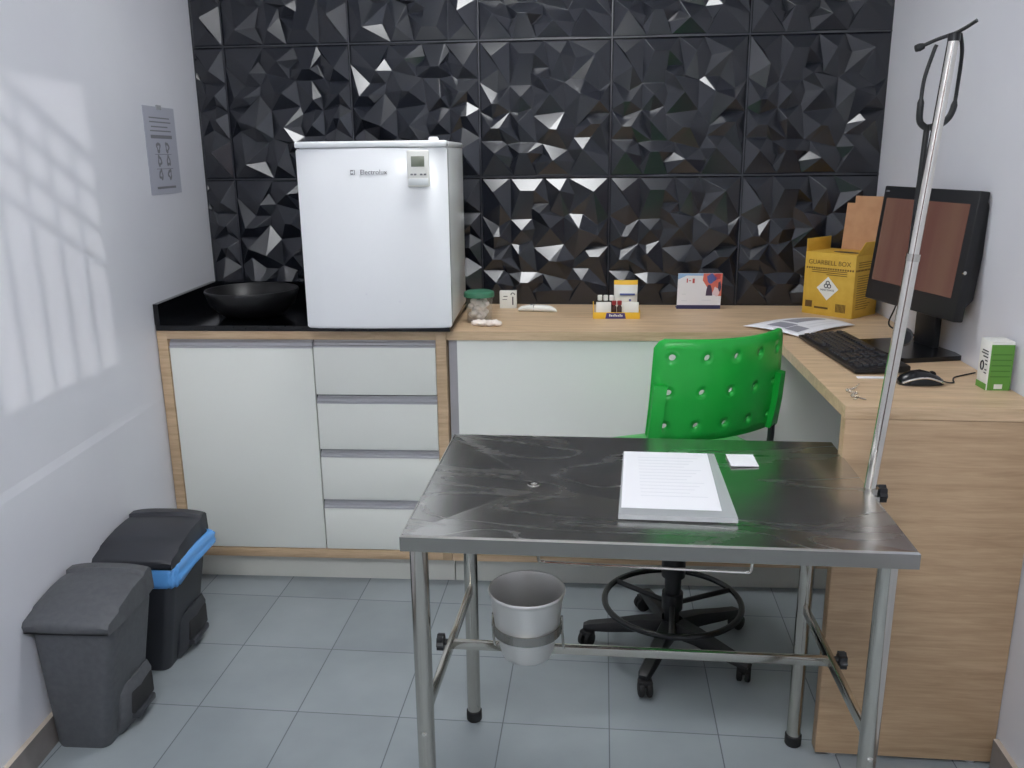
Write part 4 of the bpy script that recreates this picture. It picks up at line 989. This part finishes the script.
for z, y0, y1 in ((0.097, -0.02, 0.01), (0.090, -0.02, 0.014), (0.082, -0.02, 0.004), (0.073, -0.02, -0.008), (0.064, -0.02, -0.01), (0.05, -0.02, -0.010), (0.042, -0.02, -0.008)): bx(b, -0.0298, -0.0288, y0, y1, z - 0.0014, z + 0.0014)
obj('emblem', b, M_darktext, gb, 0)

# ------------------------------------------------------------------ monitor
mA, mB = Vector((-0.178, -0.575)), Vector((-0.066, -1.010))
mc = (mA + mB) / 2; md = (mB - mA); mW = md.length
mo = thing('computer_monitor', 'black flat monitor with brownish screen on the right arm of the desk', 'monitor', (mc.x, mc.y, HD), math.atan2(md.y, md.x))
# local: x along screen (left->right seen from front), front is -y
Z0, Z1 = 0.125, 0.478
hw = mW / 2
TB = Matrix.Translation((0, 0, Z0)) @ Matrix.Rotation(-0.10, 4, 'X') @ Matrix.Translation((0, 0, -Z0))
b = BM(); bx(b, -hw, hw, 0.0, 0.030, Z0, Z1, 0.004, 2); b.transform(TB); fm = obj('housing', b, M_plastic, mo)
b = BM(); rings = [[(x, 0.030, z) for x, z in rrect(-hw + 0.01, hw - 0.004, Z0 + 0.03, Z1 - 0.02, 0.02, 4)], [(x, 0.052, z) for x, z in rrect(-hw + 0.03, hw - 0.008, Z0 + 0.05, Z1 - 0.03, 0.02, 4)]]; loft(b, rings); b.transform(TB); obj('rear_shell', b, M_plastic, mo, 30)
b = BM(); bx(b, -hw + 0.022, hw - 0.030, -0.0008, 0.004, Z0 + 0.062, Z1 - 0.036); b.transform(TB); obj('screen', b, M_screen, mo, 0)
b = BM(); bx(b, -hw + 0.012, -hw + 0.03, -0.0006, 0.004, Z1 - 0.018, Z1 - 0.013); b.transform(TB); obj('badge', b, M_greytext, mo, 0)
b = BM(); bx(b, -0.045, 0.055, 0.066, 0.088, 0.012, 0.25, 0.006); bx(b, -0.05, 0.06, 0.045, 0.075, 0.19, 0.27, 0.006); obj('stand_neck', b, M_plastic, mo)
b = BM(); prism(b, rrect(-0.105, 0.165, -0.100, 0.095, 0.02, 5), 0, 0.014); obj('stand_base', b, M_plastic2, mo, 30)
b = BM(); cyl(b, (hw - 0.002, 0.015, Z0 + 0.135), (hw + 0.004, 0.015, Z0 + 0.135), 0.005, seg=14); obj('power_button', b, M_steel_b, mo)
b = BM(); tube(b, smooth_path([(-0.02, -0.20, 0), (-0.05, -0.19, 0.02), (-0.06, -0.15, 0.06), (-0.07, -0.12, 0.14)], 6), 0.003, 8); b.free()
cb = BM(); tube(cb, smooth_path([(-0.012, -0.42, 0.12), (-0.03, -0.42, 0.06), (-0.05, -0.44, 0.012), (-0.04, -0.52, 0.004), (-0.015, -0.60, 0.004), (-0.02, -0.68, 0.004)], 6), 0.0028, 8)
tag(obj('power_cable', cb, M_rubber, None, 60, (0, 0, HD)), 'thin black cable lying between the monitor and the right wall', 'cable')
